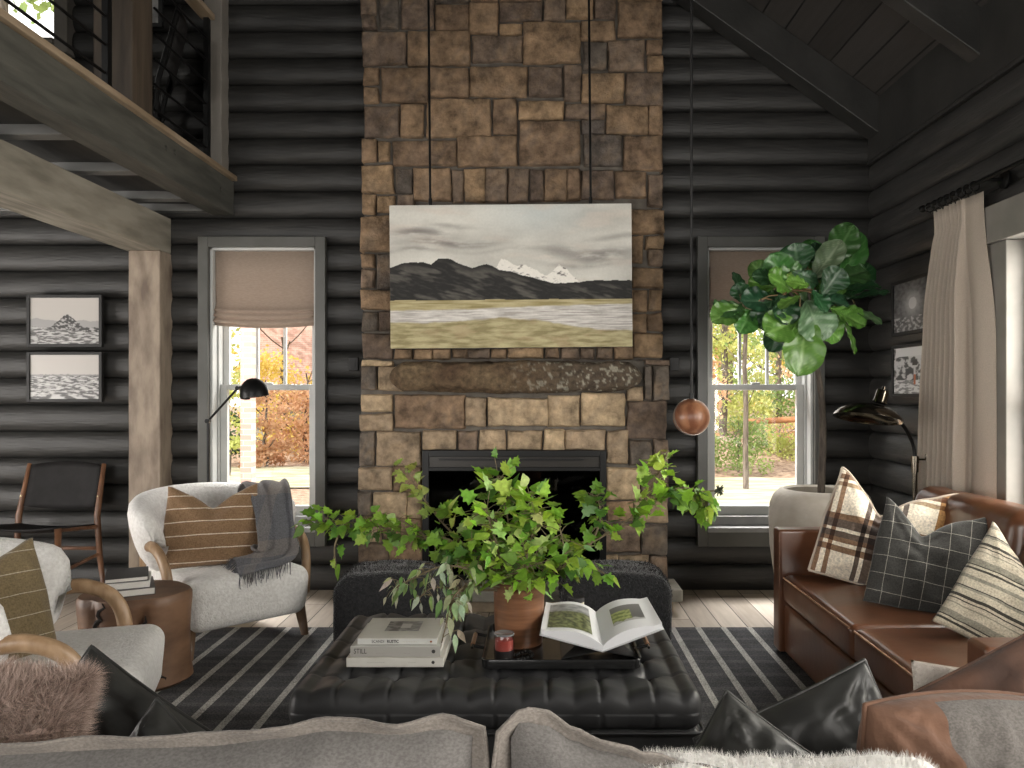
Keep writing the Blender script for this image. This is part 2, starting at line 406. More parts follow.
# roman shades
M_SHADE = mat('shade_linen', (.32, .25, .20), .85, (.38, .30, .24), 40, (1, 1, 5), bump=.2, bscale=300, bdist=.002, transl=.22)
def shade(I, zb, label, name='roman_shade'):
    ix0, ix1, iz0, iz1 = I
    root = thing(name, label, 'window blind', ((ix0+ix1)/2, 5.99, iz1))
    Wd = (ix1-ix0)/2-.012; hgt = iz1-zb
    prof = [(0, 0), (0, -hgt*.35), (.004, -hgt*.68)]
    m = MB(); rows = []
    pr = [(.005, 0), (.006, -hgt*.3), (.01, -hgt*.6), (.012, -hgt*.72), (-.005, -hgt*.78), (-.02, -hgt*.80), (-.012, -hgt*.815), (.0, -hgt*.80), (-.012, -hgt*.84), (-.03, -hgt*.87), (-.02, -hgt*.885), (.0, -hgt*.87), (-.012, -hgt*.91), (-.036, -hgt*.945), (-.02, -hgt*.965), (0, -hgt*.95), (.0, -hgt)]
    for (y, z) in pr:
        rows.append([(Wd*u*(1-.0), y+.003*nz(u*3, z*6), z-(.022*(1-u*u)*smooth(.55, 1, -z/hgt))) for u in [i/14-1 for i in range(29)]])
    m.quad_grid(rows); m.build('fabric', M_SHADE, root, solid=.003, ang=0)
    h = MB(); h.box(-Wd, Wd, .008, .035, -.03, 0); h.build('headrail', M_SASH, root, sm=False)
    return root
shade(I1, H+(392-325)*5.97/800, 'taupe linen roman shade in the window behind the white armchair')
shade(I2, H+(392-316)*5.97/800, 'taupe linen roman shade in the window behind the leafy potted tree')

# ================================================================== CHIMNEY
M_STONE = colmat('field_stone', rough=.85, noise_amt=.6, nscale=10, bump=1, bscale=18, spec=.25, bdist=.03)
M_MORTAR = mat('mortar', (.085, .072, .06), .95, (.13, .115, .095), 12, bump=.8, bscale=60, bdist=.008)
z5 = [(65,-30,108,45),(65,48,108,88),(118,-30,178,86),(184,-30,282,86),(288,12,388,90),(288,-40,388,6),(392,-40,474,4),(392,10,474,102),(480,8,606,64),(480,-40,606,4),(480,68,548,106),(612,-40,680,60),(684,-30,762,56),(766,-30,830,54),(836,8,970,112),(836,-40,970,4),
(68,95,195,195),(205,94,390,196),(397,110,548,188),(552,68,722,190),(726,64,830,122),(732,130,804,210),(808,124,918,214),(926,122,970,164),(926,170,972,214),
(70,206,118,254),(70,262,116,308),(126,208,262,308),(268,204,386,290),(392,198,562,290),(570,203,670,292),(676,198,724,302),(730,222,856,308),(862,222,970,318),
(72,318,178,412),(184,316,252,412),(262,298,454,412),(460,298,532,402),(538,306,674,358),(680,312,798,356),(728,362,800,404),(804,320,926,404),(932,322,970,404),(540,364,724,496),
(66,422,108,488),(114,426,150,486),(158,424,348,500),(354,408,532,500),(734,408,850,502),(856,410,970,514),
(66,500,160,580),(168,512,216,582),(222,506,332,606),(338,512,372,608),(376,510,436,608),(440,508,502,608),(506,506,568,608),(572,512,612,606),(616,510,680,608),(684,508,722,604),(728,510,824,602),(830,518,924,594),(930,524,974,622),
(66,588,108,645),(112,592,166,640),(172,588,222,640)]
z6 = [(58,76,150,174),(62,182,98,222),(62,227,98,278),(106,182,150,282),(62,286,150,340),(64,346,108,400),(112,346,150,400),(64,408,150,480),
(826,56,920,124),(826,130,862,206),(868,132,920,168),(876,172,916,214),(830,222,918,280),(826,286,872,346),(878,284,916,344),(826,352,870,404),(876,352,916,400),(836,408,918,476),
(156,452,205,480),(210,452,262,480),(266,452,314,480),(318,452,362,480),(366,452,424,480),(430,452,474,480),(480,448,578,480),(584,448,622,480),(628,448,678,480),(684,448,724,480),(730,448,776,480),(780,444,832,480)]
z6low = [(62,486,150,500),(62,504,104,568),(108,504,176,572),(868,484,936,498),(816,560,862,598),(868,502,888,596),(892,502,934,596),
(58,582,148,632),(58,638,150,684),(156,582,356,680),(360,590,416,672),(422,592,588,672),(592,586,680,674),(686,578,810,670),(818,602,928,706),
(236,686,330,738),(336,686,388,738),(396,684,470,738),(476,684,574,738),(580,682,636,738),(640,682,754,738),(760,684,820,778),(180,500,860,570)]
z3b = [(60,15,160,232),(168,15,450,230),(55,240,262,385),(280,240,462,395),(50,392,135,545),(150,405,360,560),(370,402,465,560),(52,560,200,720),(210,570,465,700),(55,730,250,850),(258,710,465,860),(55,860,180,960),(190,870,465,970)]
z4b = [(606,48,706,165),(716,45,780,165),(492,175,648,325),(655,172,778,300),(492,333,620,428),(628,308,778,432),(490,436,650,570),(656,440,780,575),(488,582,548,680),(556,585,690,680),(698,590,778,690)]
stones = []
YU, YLo = 5.78, 5.64
for (l, ox, oy, sc, Y) in ((z5, 340, 0, 340/1024, YU), (z6, 340, 190, 360/1024, YU), (z6low, 340, 190, 360/1024, YLo), (z3b, 350, 430, .15625, YLo), (z4b, 500, 430, 220/1024, YLo)):
    for (a, b, c, d) in l:
        if (a, b, c, d) == (180, 500, 860, 570): continue
        p = P(ox+a*sc, oy+b*sc, Y); q = P(ox+c*sc, oy+d*sc, Y)
        stones.append((p.x, q.x, q.z, p.z, Y))
# courses above the frame and behind the painting
rs = random.Random(3)
def fill(x0, x1, z0, z1, Y):
    z = z0
    while z < z1-.02:
        h = min(rs.uniform(.14, .24), z1-z)
        if z1-z-h < .08: h = z1-z
        x = x0
        while x < x1-.02:
            w = rs.uniform(.16, .4)
            if x1-x-w < .12: w = x1-x
            stones.append((x+.008, x+w-.008, z+.008, z+h-.008, Y)); x += w
        z += h
cx0 = P(361, 0, YU).x; cx1 = P(663, 0, YU).x
fill(cx0, cx1, P(0, -12, YU).z, 6.3, YU)
fill(P(395, 0, YU).x, P(630, 0, YU).x, P(0, 346, YU).z, P(0, 207, YU).z, YU)
smb = MB(); scol = []
TAN = (.32, .215, .13); GOLD = (.37, .25, .145); GREY = (.155, .13, .105); MAUVE = (.225, .165, .12); SAND = (.48, .36, .225)
def add_stone(x0, x1, z0, z1, Y, base):
    w, h = x1-x0, z1-z0; nx = max(6, int(w/.028)); nzn = max(5, int(h/.028))
    x0 -= .003; x1 += .003; z0 -= .003; z1 += .003; w, h = x1-x0, z1-z0; r = min(.013, w*.15, h*.15); s0 = rs.uniform(0, 90)
    wob = min(.007, w*.05)
    rows = []; prot = rs.uniform(.004, .03)
    cor = [(rs.uniform(-.007, .007), rs.uniform(-.007, .007)) for _ in range(4)]
    U = [0, .35, 1]
    def coords(n, L):
        c = [0, r*.4, r]; c += [r+(L-2*r)*i/(n-3) for i in range(1, n-3)]; c += [L-r, L-r*.4, L]; return c
    cxs, czs = coords(nx, w), coords(nzn, h)
    b0 = len(smb.v)
    for zi, z in enumerate(czs):
        row = []
        for xi, x in enumerate(cxs):
            u, v = x/w, z/h
            dx = lerp(lerp(cor[0][0], cor[1][0], u), lerp(cor[2][0], cor[3][0], u), v)+wob*nz(z*14+s0, s0+round(u))
            dz = lerp(lerp(cor[0][1], cor[1][1], u), lerp(cor[2][1], cor[3][1], u), v)+wob*nz(x*14+s0, s0+5+round(v))
            e = min(x, w-x, z, h-z); k = clamp(e/r)
            y = Y+.02-prot-.02*sqrt(max(0, 1-(1-k)**2))+.004
            y -= .008*abs(noise.fractal(Vector((x*16+z*5+s0, z*20-x*4, s0+9)), 1, 2, 4))*k+(.014*noise.fractal(Vector((x*9+s0, z*9, s0)), 1, 2, 4)+.005*abs(nz(x*5+z*22, s0))+.004)*k
            # rounded corners
            qx = .35*r if (xi == 0) else (-.35*r if xi == len(cxs)-1 else 0)
            if zi in (0, len(czs)-1): dx += qx*1.2
            row.append((x0+x+dx, y, z0+z+dz))
        rows.append(row)
    smb.quad_grid(rows)
    # returns to the back
    m = len(cxs); n = len(czs)
    ring = [b0+j for j in range(m)]+[b0+i*m+m-1 for i in range(1, n)]+[b0+(n-1)*m+j for j in range(m-2, -1, -1)]+[b0+i*m for i in range(n-2, 0, -1)]
    bb = len(smb.v)
    for i in ring:
        p = smb.v[i]; smb.v.append((p[0], Y+.14, p[2]))
    L = len(ring)
    for i in range(L): smb.f.append((ring[i], bb+i, bb+(i+1) % L, ring[(i+1) % L]))
    for i in range(len(smb.v)-b0):
        p = smb.v[b0+i]; t = nz(p[0]*7+s0, p[2]*7)
        c = mixc(base, mixc(GOLD, GREY, rs.random() < .5), clamp(.25+t*.7)*.5)
        scol.append(c)
for (x0, x1, z0, z1, Y) in stones:
    low = Y == YLo
    q = rs.random()
    if low:
        base = SAND if q < .55 else (MAUVE if q < .8 else TAN)
        if x1-x0 < .16 and (x0 < -1.1 or x1 > .8): base = GREY
        if x0 > .72: base = MAUVE if q < .6 else GREY
    else: base = TAN if q < .5 else (MAUVE if q < .72 else (GREY if q < .8 else GOLD))
    base = mixc(base, (base[0]*.65, base[1]*.65, base[2]*.7), rs.random())
    if not low: base = (base[0]*.85, base[1]*.85, base[2]*.85)  # upper stones darkened: the light's fall-off upward is put into their colour
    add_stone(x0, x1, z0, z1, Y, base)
chim = thing('stone_chimney', 'tall tan field-stone chimney and fireplace in the centre of the back wall', 'fireplace', (0, 0, 0))
so = smb.build('stonework', M_STONE, chim, colors=scol, ang=50)
m = MB(); m.box(cx0+.02, cx1-.02, YU+.022, 5.99, P(0, 362, YU).z, 6.4); m.build('mortar_core', M_MORTAR, chim, sm=False)
fx0, fx1 = P(423, 0, YLo).x, P(606, 0, YLo).x; fz1 = P(0, 450, YLo).z
lx0, lx1 = P(359, 0, YLo).x+.01, P(668, 0, YLo).x-.012; lz1 = P(0, 361, YLo).z
m = MB(); yb0, yb1 = YLo+.022, 5.99
m.box(lx0, fx0, yb0, yb1, 0, lz1).box(fx1, lx1, yb0, yb1, 0, lz1).box(fx0, fx1, yb0, yb1, fz1, lz1); m.build('mortar_core', M_MORTAR, chim, sm=False)
# mantel: rough boulder-like shelf stone
m = MB(); rows = []; ns, nr = 300, 56; mcol = []
a, b = P(388, 376, 5.5), P(643, 376, 5.5)
for i in range(ns+1):
    t = i/ns; x = lerp(a.x, b.x, t); zc = a.z+.012*nz(t*4, 3)-.004
    e = min(1, (min(t, 1-t)*18)**.45) if i not in (0, ns) else .2
    row = []
    for k in range(nr):
        an = 2*pi*k/nr
        cx_, cz_ = cos(an), sin(an)
        r_ = 1/((abs(cx_)**3+abs(cz_)**3)**(1/3))
        d = 1+.16*noise.fractal(Vector((x*5, cx_*1.4, cz_*1.4)), 1, 2, 6)+.03*nz(x*30, cx_*8, cz_*8)
        row.append((x, 5.58+.13*cx_*r_*d*e, zc+.108*cz_*r_*d*e*(1-.1*abs(2*t-1))))
        lich = smooth(.4, .7, t)*smooth(.22, .42, noise.fractal(Vector((x*28, cx_*4, cz_*4)), 1, 2, 3))
        base = mixc((.085, .052, .03), (.15, .105, .06), clamp(.5+nz(x*4, an)))
        base = mixc(base, (.075, .058, .042), smooth(.45, .75, t)*.8)
        mcol.append(mixc(base, (.30, .28, .22), lich*.9))
    rows.append(row)
b0 = m.quad_grid(rows, closed_v=True); m.f.append(tuple(range(b0, b0+nr))); m.f.append(tuple(b0+ns*nr+nr-1-k for k in range(nr)))
for q in m.f[:0]: pass
mo = m.build('mantel_stone', colmat('mantel_rock', rough=.85, noise_amt=.55, nscale=22, bump=1, bscale=28, bdist=.025), chim, colors=mcol, ang=0)
mo['label'] = 'rough brown lichen-spotted mantel stone'
# hearth
M_HEARTH = mat('hearth_stone', (.2, .19, .16), .8, (.34, .32, .27), 7, bump=.7, bscale=18, bdist=.012)
m = MB(); hx0, hx1 = -1.2, .97
xs = [hx0, -.66, -.05, .5, hx1]
for i in range(4): m.rbox(xs[i]+.004, xs[i+1]-.004, 5.33, 5.66, .08, .165, .012, n=5, fn=lambda w: (w.x+.004*nz(w.y*9, w.z*9), w.y+.006*nz(w.x*9, w.z*20), w.z+.003*nz(w.x*8, w.y*8)))
m.build('hearth_slab', M_HEARTH, chim, ang=40)
m = MB()
for i in range(7):
    x = lerp(hx0+.04, hx1-.05, i/7); m.rbox(x, x+(hx1-hx0-.1)/7-.01, 5.37, 5.66, 0, .08, .012, n=3)
m.build('hearth_base', M_STONE if False else mat('hearth_base_stone', (.22, .17, .12), .85, (.36, .29, .2), 9, bump=.7, bscale=20, bdist=.01), chim)
# firebox insert
m = MB(); m.box(fx0, fx1, 5.95, 5.98, .16, fz1).box(fx0, fx0+.02, 5.67, 5.95, .16, fz1).box(fx1-.02, fx1, 5.67, 5.95, .16, fz1).box(fx0, fx1, 5.67, 5.95, .16, .19)
m.build('firebox', mat('firebox_soot', (.012, .011, .01), .9), chim, sm=False)
m = MB(); fy0, fy1 = 5.60, 5.645; w = .045
m.box(fx0, fx0+w, fy0, fy1, .165, fz1).box(fx1-w, fx1, fy0, fy1, .165, fz1).box(fx0+w, fx1-w, fy0, fy1, fz1-.045, fz1).box(fx0+w, fx1-w, fy0, fy1, fz1-.145, fz1-.118).box(fx0+w, fx1-w, fy0, fy1, .165, .2)
m.build('insert_frame', M_BLACK, chim, sm=False, bevel=.003)
m = MB(); m.box(fx0+w, fx1-w, fy0+.02, fy1, fz1-.118, fz1-.045); m.build('insert_hood', mat('hood_metal', (.03, .027, .024), .35, metal=.5), chim, sm=False)
m = MB(); m.box(fx0+.12, fx1-.16, fy0-.012, fy0-.002, fz1-.07, fz1-.058); m.build('insert_handle', M_BLACK, chim, sm=False)
m = MB(); m.box(fx0+w, fx1-w, fy0+.02, fy0+.026, .2, fz1-.145); m.build('glass_door', glassmat('smoked_glass', (.25, .25, .25)), chim, sm=False)
m = MB()
for k in range(3): m.tube([(-.5+.1*k, 5.8, .26+.0*k), (.15+.1*k, 5.75+.05*k, .26+.03*k)], .05, 10)
m.build('fire_logs', mat('charred_log', (.03, .025, .02), .9, (.09, .06, .04), 12), chim)

# ------------------------------------------------------------------ painted / printed flat artworks
M_PAINT = colmat('painted_canvas', rough=.65, noise_amt=.06, nscale=60, bump=.25, bscale=160, bdist=.002)
M_PRINT = colmat('photo_print', rough=.3, noise_amt=0, bump=0)
def picture(name, w, h, nx, ny, fn, matl, parent, M=None):
    m = MB(); rows = []; cols = []
    for j in range(ny+1):
        v = j/ny; row = []
        for i in range(nx+1):
            u = i/nx; row.append(Vector(((u-.5)*w, 0, (v-.5)*h))); cols.append(fn(u, v))
        rows.append(row)
    m.quad_grid(rows); return m.build(name, matl, parent, colors=cols, ang=0)
def fb(x, y, s=0., o=5): return noise.fractal(Vector((x, y, s)), 1, 2, o)
def interp(u, T):
    for i in range(len(T)-1):
        if u <= T[i+1][0]:
            t = (u-T[i][0])/(T[i+1][0]-T[i][0]); return lerp(T[i][1], T[i+1][1], t)
    return T[-1][1]
MT = [(0, .565), (.06, .60), (.14, .6), (.17, .585), (.2, .625), (.25, .625), (.29, .585), (.34, .56), (.4, .585), (.42, .575), (.45, .545), (.5, .53), (.58, .49), (.65, .46), (.68, .445), (.75, .45), (.85, .465), (.92, .465), (1, .46)]
SN = [(0, 0), (.42, .5), (.46, .625), (.49, .6), (.53, .57), (.56, .58), (.6, .54), (.65, .5), (.67, .53), (.7, .575), (.73, .545), (.77, .475), (.8, .4), (1, 0)]
SN = [(a, b) for a, b in SN]
def landscape(u, v):
    br = .05*fb(u*40, v*14, 31, 3)
    sky = mixc((.44, .425, .385), (.63, .615, .56), clamp(.5+fb(u*3.5, v*5, 9)*.7+br))
    sky = mixc(sky, (.43, .49, .50), clamp(1-abs(u-.62)/.3)*smooth(.7, .95, v)*.55)
    sky = mixc(sky, (.60, .52, .45), smooth(.0, .6, fb(u*4+7, v*9, 6))*.4)
    for (cu, cv, ru, rv, st) in ((.12, .80, .13, .03, .75), (.24, .735, .2, .028, .7), (.10, .68, .12, .02, .5), (.26, .86, .1, .02, .45), (.7, .68, .09, .045, .55), (.86, .645, .13, .05, .75), (.93, .76, .12, .025, .5), (.48, .68, .2, .015, .3), (.8, .58, .2, .02, .35)):
        q = ((u-cu)/ru)**2+((v-cv-.02*sin(u*14))/rv)**2
        sky = mixc(sky, (.17, .155, .145), min(1, st*1.15)*exp(-q)*clamp(.8+fb(u*10, v*26, cu*9)*1.3))
    c = sky
    sn = interp(u, SN)+.010*fb(u*34, 0, 3)
    if u > .42 and v < sn:
        g = fb(u*30+v*30, v*26, 5)+.6*fb(u*60-v*60, v*30, 8)
        c = mixc((.74, .71, .65), (.16, .15, .14), smooth(-.05, .4, g+(sn-v)*1.5-.35))
    mt = interp(u, MT)+.005*fb(u*25, 0, 8)
    if v < mt:
        r1 = fb(u*9+v*14, v*7-u*3, 1, 4)*2+.35; r2 = fb(u*40+v*60, v*30-u*10, 2)
        c = mixc((.018, .017, .016), (.105, .098, .085), clamp(smooth(.2, 1.1, r1)*.7+r2*.3)*smooth(mt+.01, mt-.06, v))
    if v < .335+.005*nz(u*8):
        st = clamp(.5+fb(u*7, v*60, 3)*1.1)
        c = mixc((.27, .225, .10), (.46, .40, .23), st)
        w0 = interp(u, [(0, .27), (.3, .275), (.55, .29), (.8, .3), (1, .305)])+.006*fb(u*16, 2)
        w1 = interp(u, [(0, .19), (.2, .185), (.45, .215), (.6, .2), (.75, .155), (.9, .125), (1, .12)])+.010*fb(u*12, 4)
        if v < w0:
            wt = mixc((.36, .335, .31), (.66, .63, .59), clamp(.5+fb(u*9, v*110, 7)*1.2))
            c = mixc(c, wt, clamp((w0-v)/.012))
            g = mixc((.24, .205, .10), (.44, .385, .22), clamp(.5+fb(u*12, v*40, 11)*1.1))
            g = mixc(g, (.34, .24, .14), smooth(.1, .5, fb(u*9, v*12, 21))*.4)
            c = mixc(c, g, clamp((w1-v)/.014))
    return c
pc = P(511, 276, 5.55)
pt = thing('landscape_painting', 'wide landscape painting of dark mountains and snowy peaks hanging on the chimney', 'painting', pc, rot=(0, radians(-.5), 0))
pw, ph = 242*5.55/800, 143*5.55/800
m = MB(); m.box(-pw/2, pw/2, .004, .045, -ph/2, ph/2); m.build('canvas_stretcher', mat('raw_canvas', (.5, .46, .38), .8), pt, sm=False, bevel=.002)
picture('painted_face', pw, ph, 420, 250, landscape, M_PAINT, pt)
for px_ in (430.5, 591.5):
    x = (px_-538)*5.55/800-pc.x
    m = MB(); m.tube([(x, .02, ph/2-.01), (x, .02, 2.9)], .0085, 8); m.tube([(x, .02, ph/2-.02), (x, .02, ph/2+.05)], .013, 8)
    m.build('hanging_rod', M_BLACK, pt)

def framed(name, label, w, h, loc, rz, fn, group, mat_w=.0, fr=.022):
    t = thing(name, label, 'picture', loc, rz, group)
    m = MB(); W2_, H2_ = w/2, h/2
    m.box(-W2_, -W2_+fr, -.0, .03, -H2_, H2_).box(W2_-fr, W2_, -.0, .03, -H2_, H2_).box(-W2_+fr, W2_-fr, -.0, .03, H2_-fr, H2_).box(-W2_+fr, W2_-fr, -.0, .03, -H2_, -H2_+fr)
    m.box(-W2_+.01, W2_-.01, .02, .034, -H2_+.01, H2_-.01)
    m.build('picture_frame', M_BLACKM, t, sm=False, bevel=.002)
    p = picture('print', w-2*fr+.004, h-2*fr+.004, 150, 100, fn, M_PRINT, t); p.location = (0, .012, 0)
    return t
def g3(x, warm=0.02): return (x*(1+warm), x, x*(1-warm))
def peak(u, v):
    s = g3(.40+.05*v, .06)
    m = .36+.3*max(0, 1-abs(u-.53)/.24)+.035*fb(u*18, 1)
    m2 = .5+.03*fb(u*6, 5)+.05*max(0, 1-abs(u-.1)/.3)
    if v < m2: s = g3(.3)
    if v < m: s = g3(.05+.3*smooth(-.1, .3, fb(u*18+v*8, v*20, 2)))
    fl = .37-.12*u+.02*nz(u*5)
    if v < fl: s = g3(.1+.32*smooth(-.2, .25, fb(u*9, v*30, 4)))
    return s
def icefield(u, v):
    s = g3(.42, .06)
    m = .55+.04*abs(fb(u*10, 3))
    if v < m: s = g3(.2)
    if v < .53: s = g3(.07+.4*smooth(-.2, .25, fb(u*(6+10*v), v*(14+30*v), 6)))
    return s
def slotsun(u, v):
    d = sqrt((u-.47)**2*1.6+(v-.55)**2)
    b = .5*exp(-(d/.25)**2)+.3*(1 if d < .12 else 0)
    tex = .12+.1*fb(u*12, v*12, 8)
    if v < .3: tex += .35*smooth(.0, .3, fb(u*14, v*16, 9))
    return g3(clamp(tex+b, .02, .8), 0)
def canyon(u, v):
    if v > .8 and .05 < u < .9 and v > .95-.3*(1-abs(u-.5)): return g3(.72, 0)
    s = g3(.08+.55*smooth(-.15, .22, fb(u*7, v*7, 12)), 0)
    if v < .3: s = g3(.25+.45*smooth(-.1, .1, fb(u*8, v*22, 15)), 0)
    if abs(u-.52) < .022 and .2 < v < .6: s = (.45, .14, .06) if v < .42 else g3(.6, 0)
    if abs(u-.52) < .06 and .6 < v < .72: s = g3(.05)
    return s
A = 5.9
def fr_back(x0, x1, y0, y1):
    a, b = P(x0, y0, A), P(x1, y1, A); return b.x-a.x, a.z-b.z, ((a.x+b.x)/2, A-.02, (a.z+b.z)/2)
w, h, l = fr_back(28, 103, 295, 347); framed('framed_photograph', 'black-framed photo of a rocky snow peak on the log wall beside the post', w, h, l, 0, peak, 'framed prints beside the timber post')
w, h, l = fr_back(28, 103, 352, 402); framed('framed_photograph', 'black-framed photo of a flat ice field, hung below the snow peak photo', w, h, l, 0, icefield, 'framed prints beside the timber post')
yc = 5.22; xw = XR-.03
for (za, zb, fn, lab) in ((2.235, 1.865, slotsun, 'dark framed photo of a glowing pale sun, upper one beside the curtain'), (1.80, 1.45, canyon, 'dark framed photo of rocks with a small orange figure, lower one beside the curtain')):
    framed('framed_photograph', lab, .62, za-zb, (xw, yc, (za+zb)/2), radians(-90), fn, 'framed prints beside the curtain')

# small dark plates on the logs either side of the chimney
for (x, y, lab) in ((354, 364, 'small black socket plate on the logs between the lamp window and chimney'), (674, 364, 'small black socket plate on the logs right beside the hanging ball cord')):
    p = P(x, y, 5.9); m = MB(); m.rbox(-.035, .035, -.02, .012, -.05, .05, .006, n=2); m.box(-.012, .012, -.024, -.018, -.025, .025)
    o = m.build('socket_plate', M_BLACKM); o.location = p; tag(o, lab, 'socket')

# ================================================================== LOFT
m = MB(); m.box(XL, -2.42, YF, YB, 2.875, 3.05)
struct(m.build('floor_loft', mat('loft_boards', (.028, .027, .026), .6, (.045, .043, .04), 3, (8, 1, 1)), sm=False))
m = MB(); m.box(-2.43, -2.27, YF, YB, 2.80, 3.05)
for (yy, zz) in ((5.72, 2.93), (5.0, 2.98), (4.88, 2.97)): m.tube([(-2.265, yy, zz), (-2.258, yy, zz)], .016, 8)
struct(m.build('beam_loft_edge', M_LOFTBEAM, sm=False, bevel=.006))
m = MB(); m.box(-2.55, -2.235, YF, YB-.02, 3.05, 3.085); struct(m.build('trim_3', M_NOSE, sm=False, bevel=.005))
m = MB(); m.box(-3.0, -2.735, YF, YB, 2.51, 2.775); struct(m.build('beam_support', M_BEAM, sm=False, bevel=.01))
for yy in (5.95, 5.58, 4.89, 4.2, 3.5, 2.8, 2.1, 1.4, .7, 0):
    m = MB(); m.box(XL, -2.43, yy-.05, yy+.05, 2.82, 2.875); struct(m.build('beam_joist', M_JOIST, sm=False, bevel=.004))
m = MB()
m.rbox(-2.965, -2.735, 5.79, 5.99, 0, 2.51, .008, n=2, nn=(2, 2, 30), fn=lambda w: (w.x+.003*nz(w.z*4, 2), w.y, w.z))
struct(m.build('timber_post', M_POST))
m = MB(); m.box(-2.56, -2.33, 4.6, 4.84, 3.085, roofz(-2.4)); struct(m.build('loft_post', M_BROWNPOST, sm=False, bevel=.008))
m = MB(); m.box(-2.44, -2.31, 5.84, 5.98, 3.085, roofz(-2.4)-.1); struct(m.build('wall_post', M_TRIML, sm=False, bevel=.006))
def railing(y0, y1, label, ends=(1, 1)):
    t = thing('loft_railing', label, 'railing', (-2.35, 0, 3.085), group='loft railing sections')
    for e, y in zip(ends, (y0, y1)):
        if e:
            m = MB(); m.box(-.018, .018, y-.022, y+.022, 0, 1.05); m.build('post', M_BLACK, t, sm=False, bevel=.002)
    for k in range(6):
        m = MB(); z = .13+.155*k; m.tube([(0, y0, z), (0, y1, z)], .0085, 8); m.build('bar', M_BLACK, t)
    m = MB(); m.box(-.045, .045, y0-.03, y1+.03, 1.05, 1.09); m.build('top_rail', M_NOSE, t, sm=False, bevel=.004)
railing(4.9, 5.68, 'black bar railing section between the loft post and the log wall', (0, 1))
railing(2.0, 4.36, 'long black bar railing section before the square loft post, upper left', (1, 1))
# loft sling chair
def lounge_chair(name, label, loc, rz, s=1):
    t = thing(name, label, 'chair', loc, rz)
    for sx in (-1, 1):
        m = MB(); m.tube([(sx*.27, .22, 0), (sx*.27, .25, .45), (sx*.27, .38, .98)], .018, 8); m.build('back_leg', M_BLACK, t)
        m = MB(); m.tube([(sx*.27, -.25, 0), (sx*.27, -.24, .45)], .018, 8); m.tube([(sx*.27, -.26, .43), (sx*.27, .27, .38)], .016, 8); m.build('front_leg', M_BLACK, t)
    m = MB(); m.quad_grid([[(x*.26, lerp(-.26, .25, v), .43-.04*v-.05*sin(pi*v)*(1-.3*x*x)) for x in (-1, -.5, 0, .5, 1)] for v in [i/8 for i in range(9)]]); m.build('seat', M_DKL, t, solid=.008, ang=0)
    m = MB(); m.quad_grid([[(x*.26, .28+.02+.09*v+.03*(1-x*x), lerp(.55, .95, v)) for x in (-1, -.5, 0, .5, 1)] for v in [i/6 for i in range(7)]]); m.build('backrest', M_DKL, t, solid=.008, ang=0)
    return t
M_DKL = mat('dark_leather', (.010, .009, .009), .7, (.015, .014, .014), 12, bump=.15, bscale=60, spec=.25)
lounge_chair('lounge_chair', 'dark leather sling chair seen through the railing up in the loft', (-2.85, 5.45, 3.085), radians(-68))
m = MB(); m.box(-.2, .2, -.015, .015, -.22, .22); 
t = thing('framed_print', 'dark framed print on the loft wall behind the railing', 'picture', P(136, -2, 5.87))
m.build('picture_frame', M_BLACKM, t, sm=False, bevel=.003); m = MB(); m.box(-.17, .17, -.018, -.014, -.19, .19); m.build('print', mat('grey_print', (.2, .2, .2), .4, (.45, .44, .42), 9), t, sm=False)

# ================================================================== SOFT GOODS helpers
def pillow_mesh(w, h, t, chop=0, edge=.07, wr=.006, seed=0, n=30, sag=0, pw=.5, ear=0, flange=0, lean=0, cen=0.):
    """pointed-corner cushion; local x width, z height (centre 0), front is -y. Returns MB and border ring"""
    def pos(u, v, side):
        x = w/2*u*(1-edge*(1-v*v)); z = h/2*v*(1-edge*(1-u*u))
        T = t/2*(max(0, (1-u*u)*(1-v*v)))**pw
        if chop:
            g = exp(-(sqrt((u-cen)**2+.004)/.36)**1.2)*smooth(-.5, 1, v)
            z -= chop*g*(.5+.5*v); T *= 1-.45*g*smooth(.1, 1, v); z += chop*.18*smooth(.5, 1, abs(u))*smooth(.2, 1, v)
            x *= 1-.1*smooth(0, 1, v)*abs(u)
        if sag: T *= 1+sag*(-v); z -= sag*.1*h*(1-u*u)*smooth(-1, 1, v)*.4
        q = min(1, (1-abs(u))*4)*min(1, (1-abs(v))*4)
        rad = nz(u*3+seed, v*3+seed*1.7, side*5+seed)
        rad2 = nz(u*9+seed, v*9, side*3+seed)
        # tension folds running from the corners
        cf = 0
        for (cu, cv) in ((-1, 1), (1, 1), (-1, -1), (1, -1)):
            du, dv = u-cu, v-cv; dd = sqrt(du*du+dv*dv)+1e-6
            an = math.atan2(dv, du); cf += sin(an*14+seed*2.3+cu)*exp(-(dd/.7)**2)*smooth(.05, .3, dd)
        T += (rad*wr*2.2+rad2*wr*.9+cf*wr*.9)*q
        bend = lean*(v*v)
        return Vector((x, side*T+bend+.004*nz(u*4, v*4, seed), z))
    m = MB(); L = [-1+2*i/n for i in range(n+1)]
    L = [sin(a*pi/2)*.6+a*.4 for a in L]
    b = m.quad_grid([[pos(u, v, -1) for u in L] for v in L])
    k = n+1
    idx2 = {}
    for j in range(k):
        for i in range(k):
            if i in (0, n) or j in (0, n): idx2[(i, j)] = b+j*k+i
            else: idx2[(i, j)] = len(m.v); m.v.append(tuple(pos(L[i], L[j], 1)))
    nf = len(m.f)
    for j in range(n):
        for i in range(n):
            m.f.append((idx2[(i, j)], idx2[(i, j+1)], idx2[(i+1, j+1)], idx2[(i+1, j)]))
    ring = [(i, 0) for i in range(n)]+[(n, j) for j in range(n)]+[(n-i, n) for i in range(n)]+[(0, n-j) for j in range(n)]
    ring = [Vector(m.v[idx2[q]]) for q in ring]
    return m, ring, nf
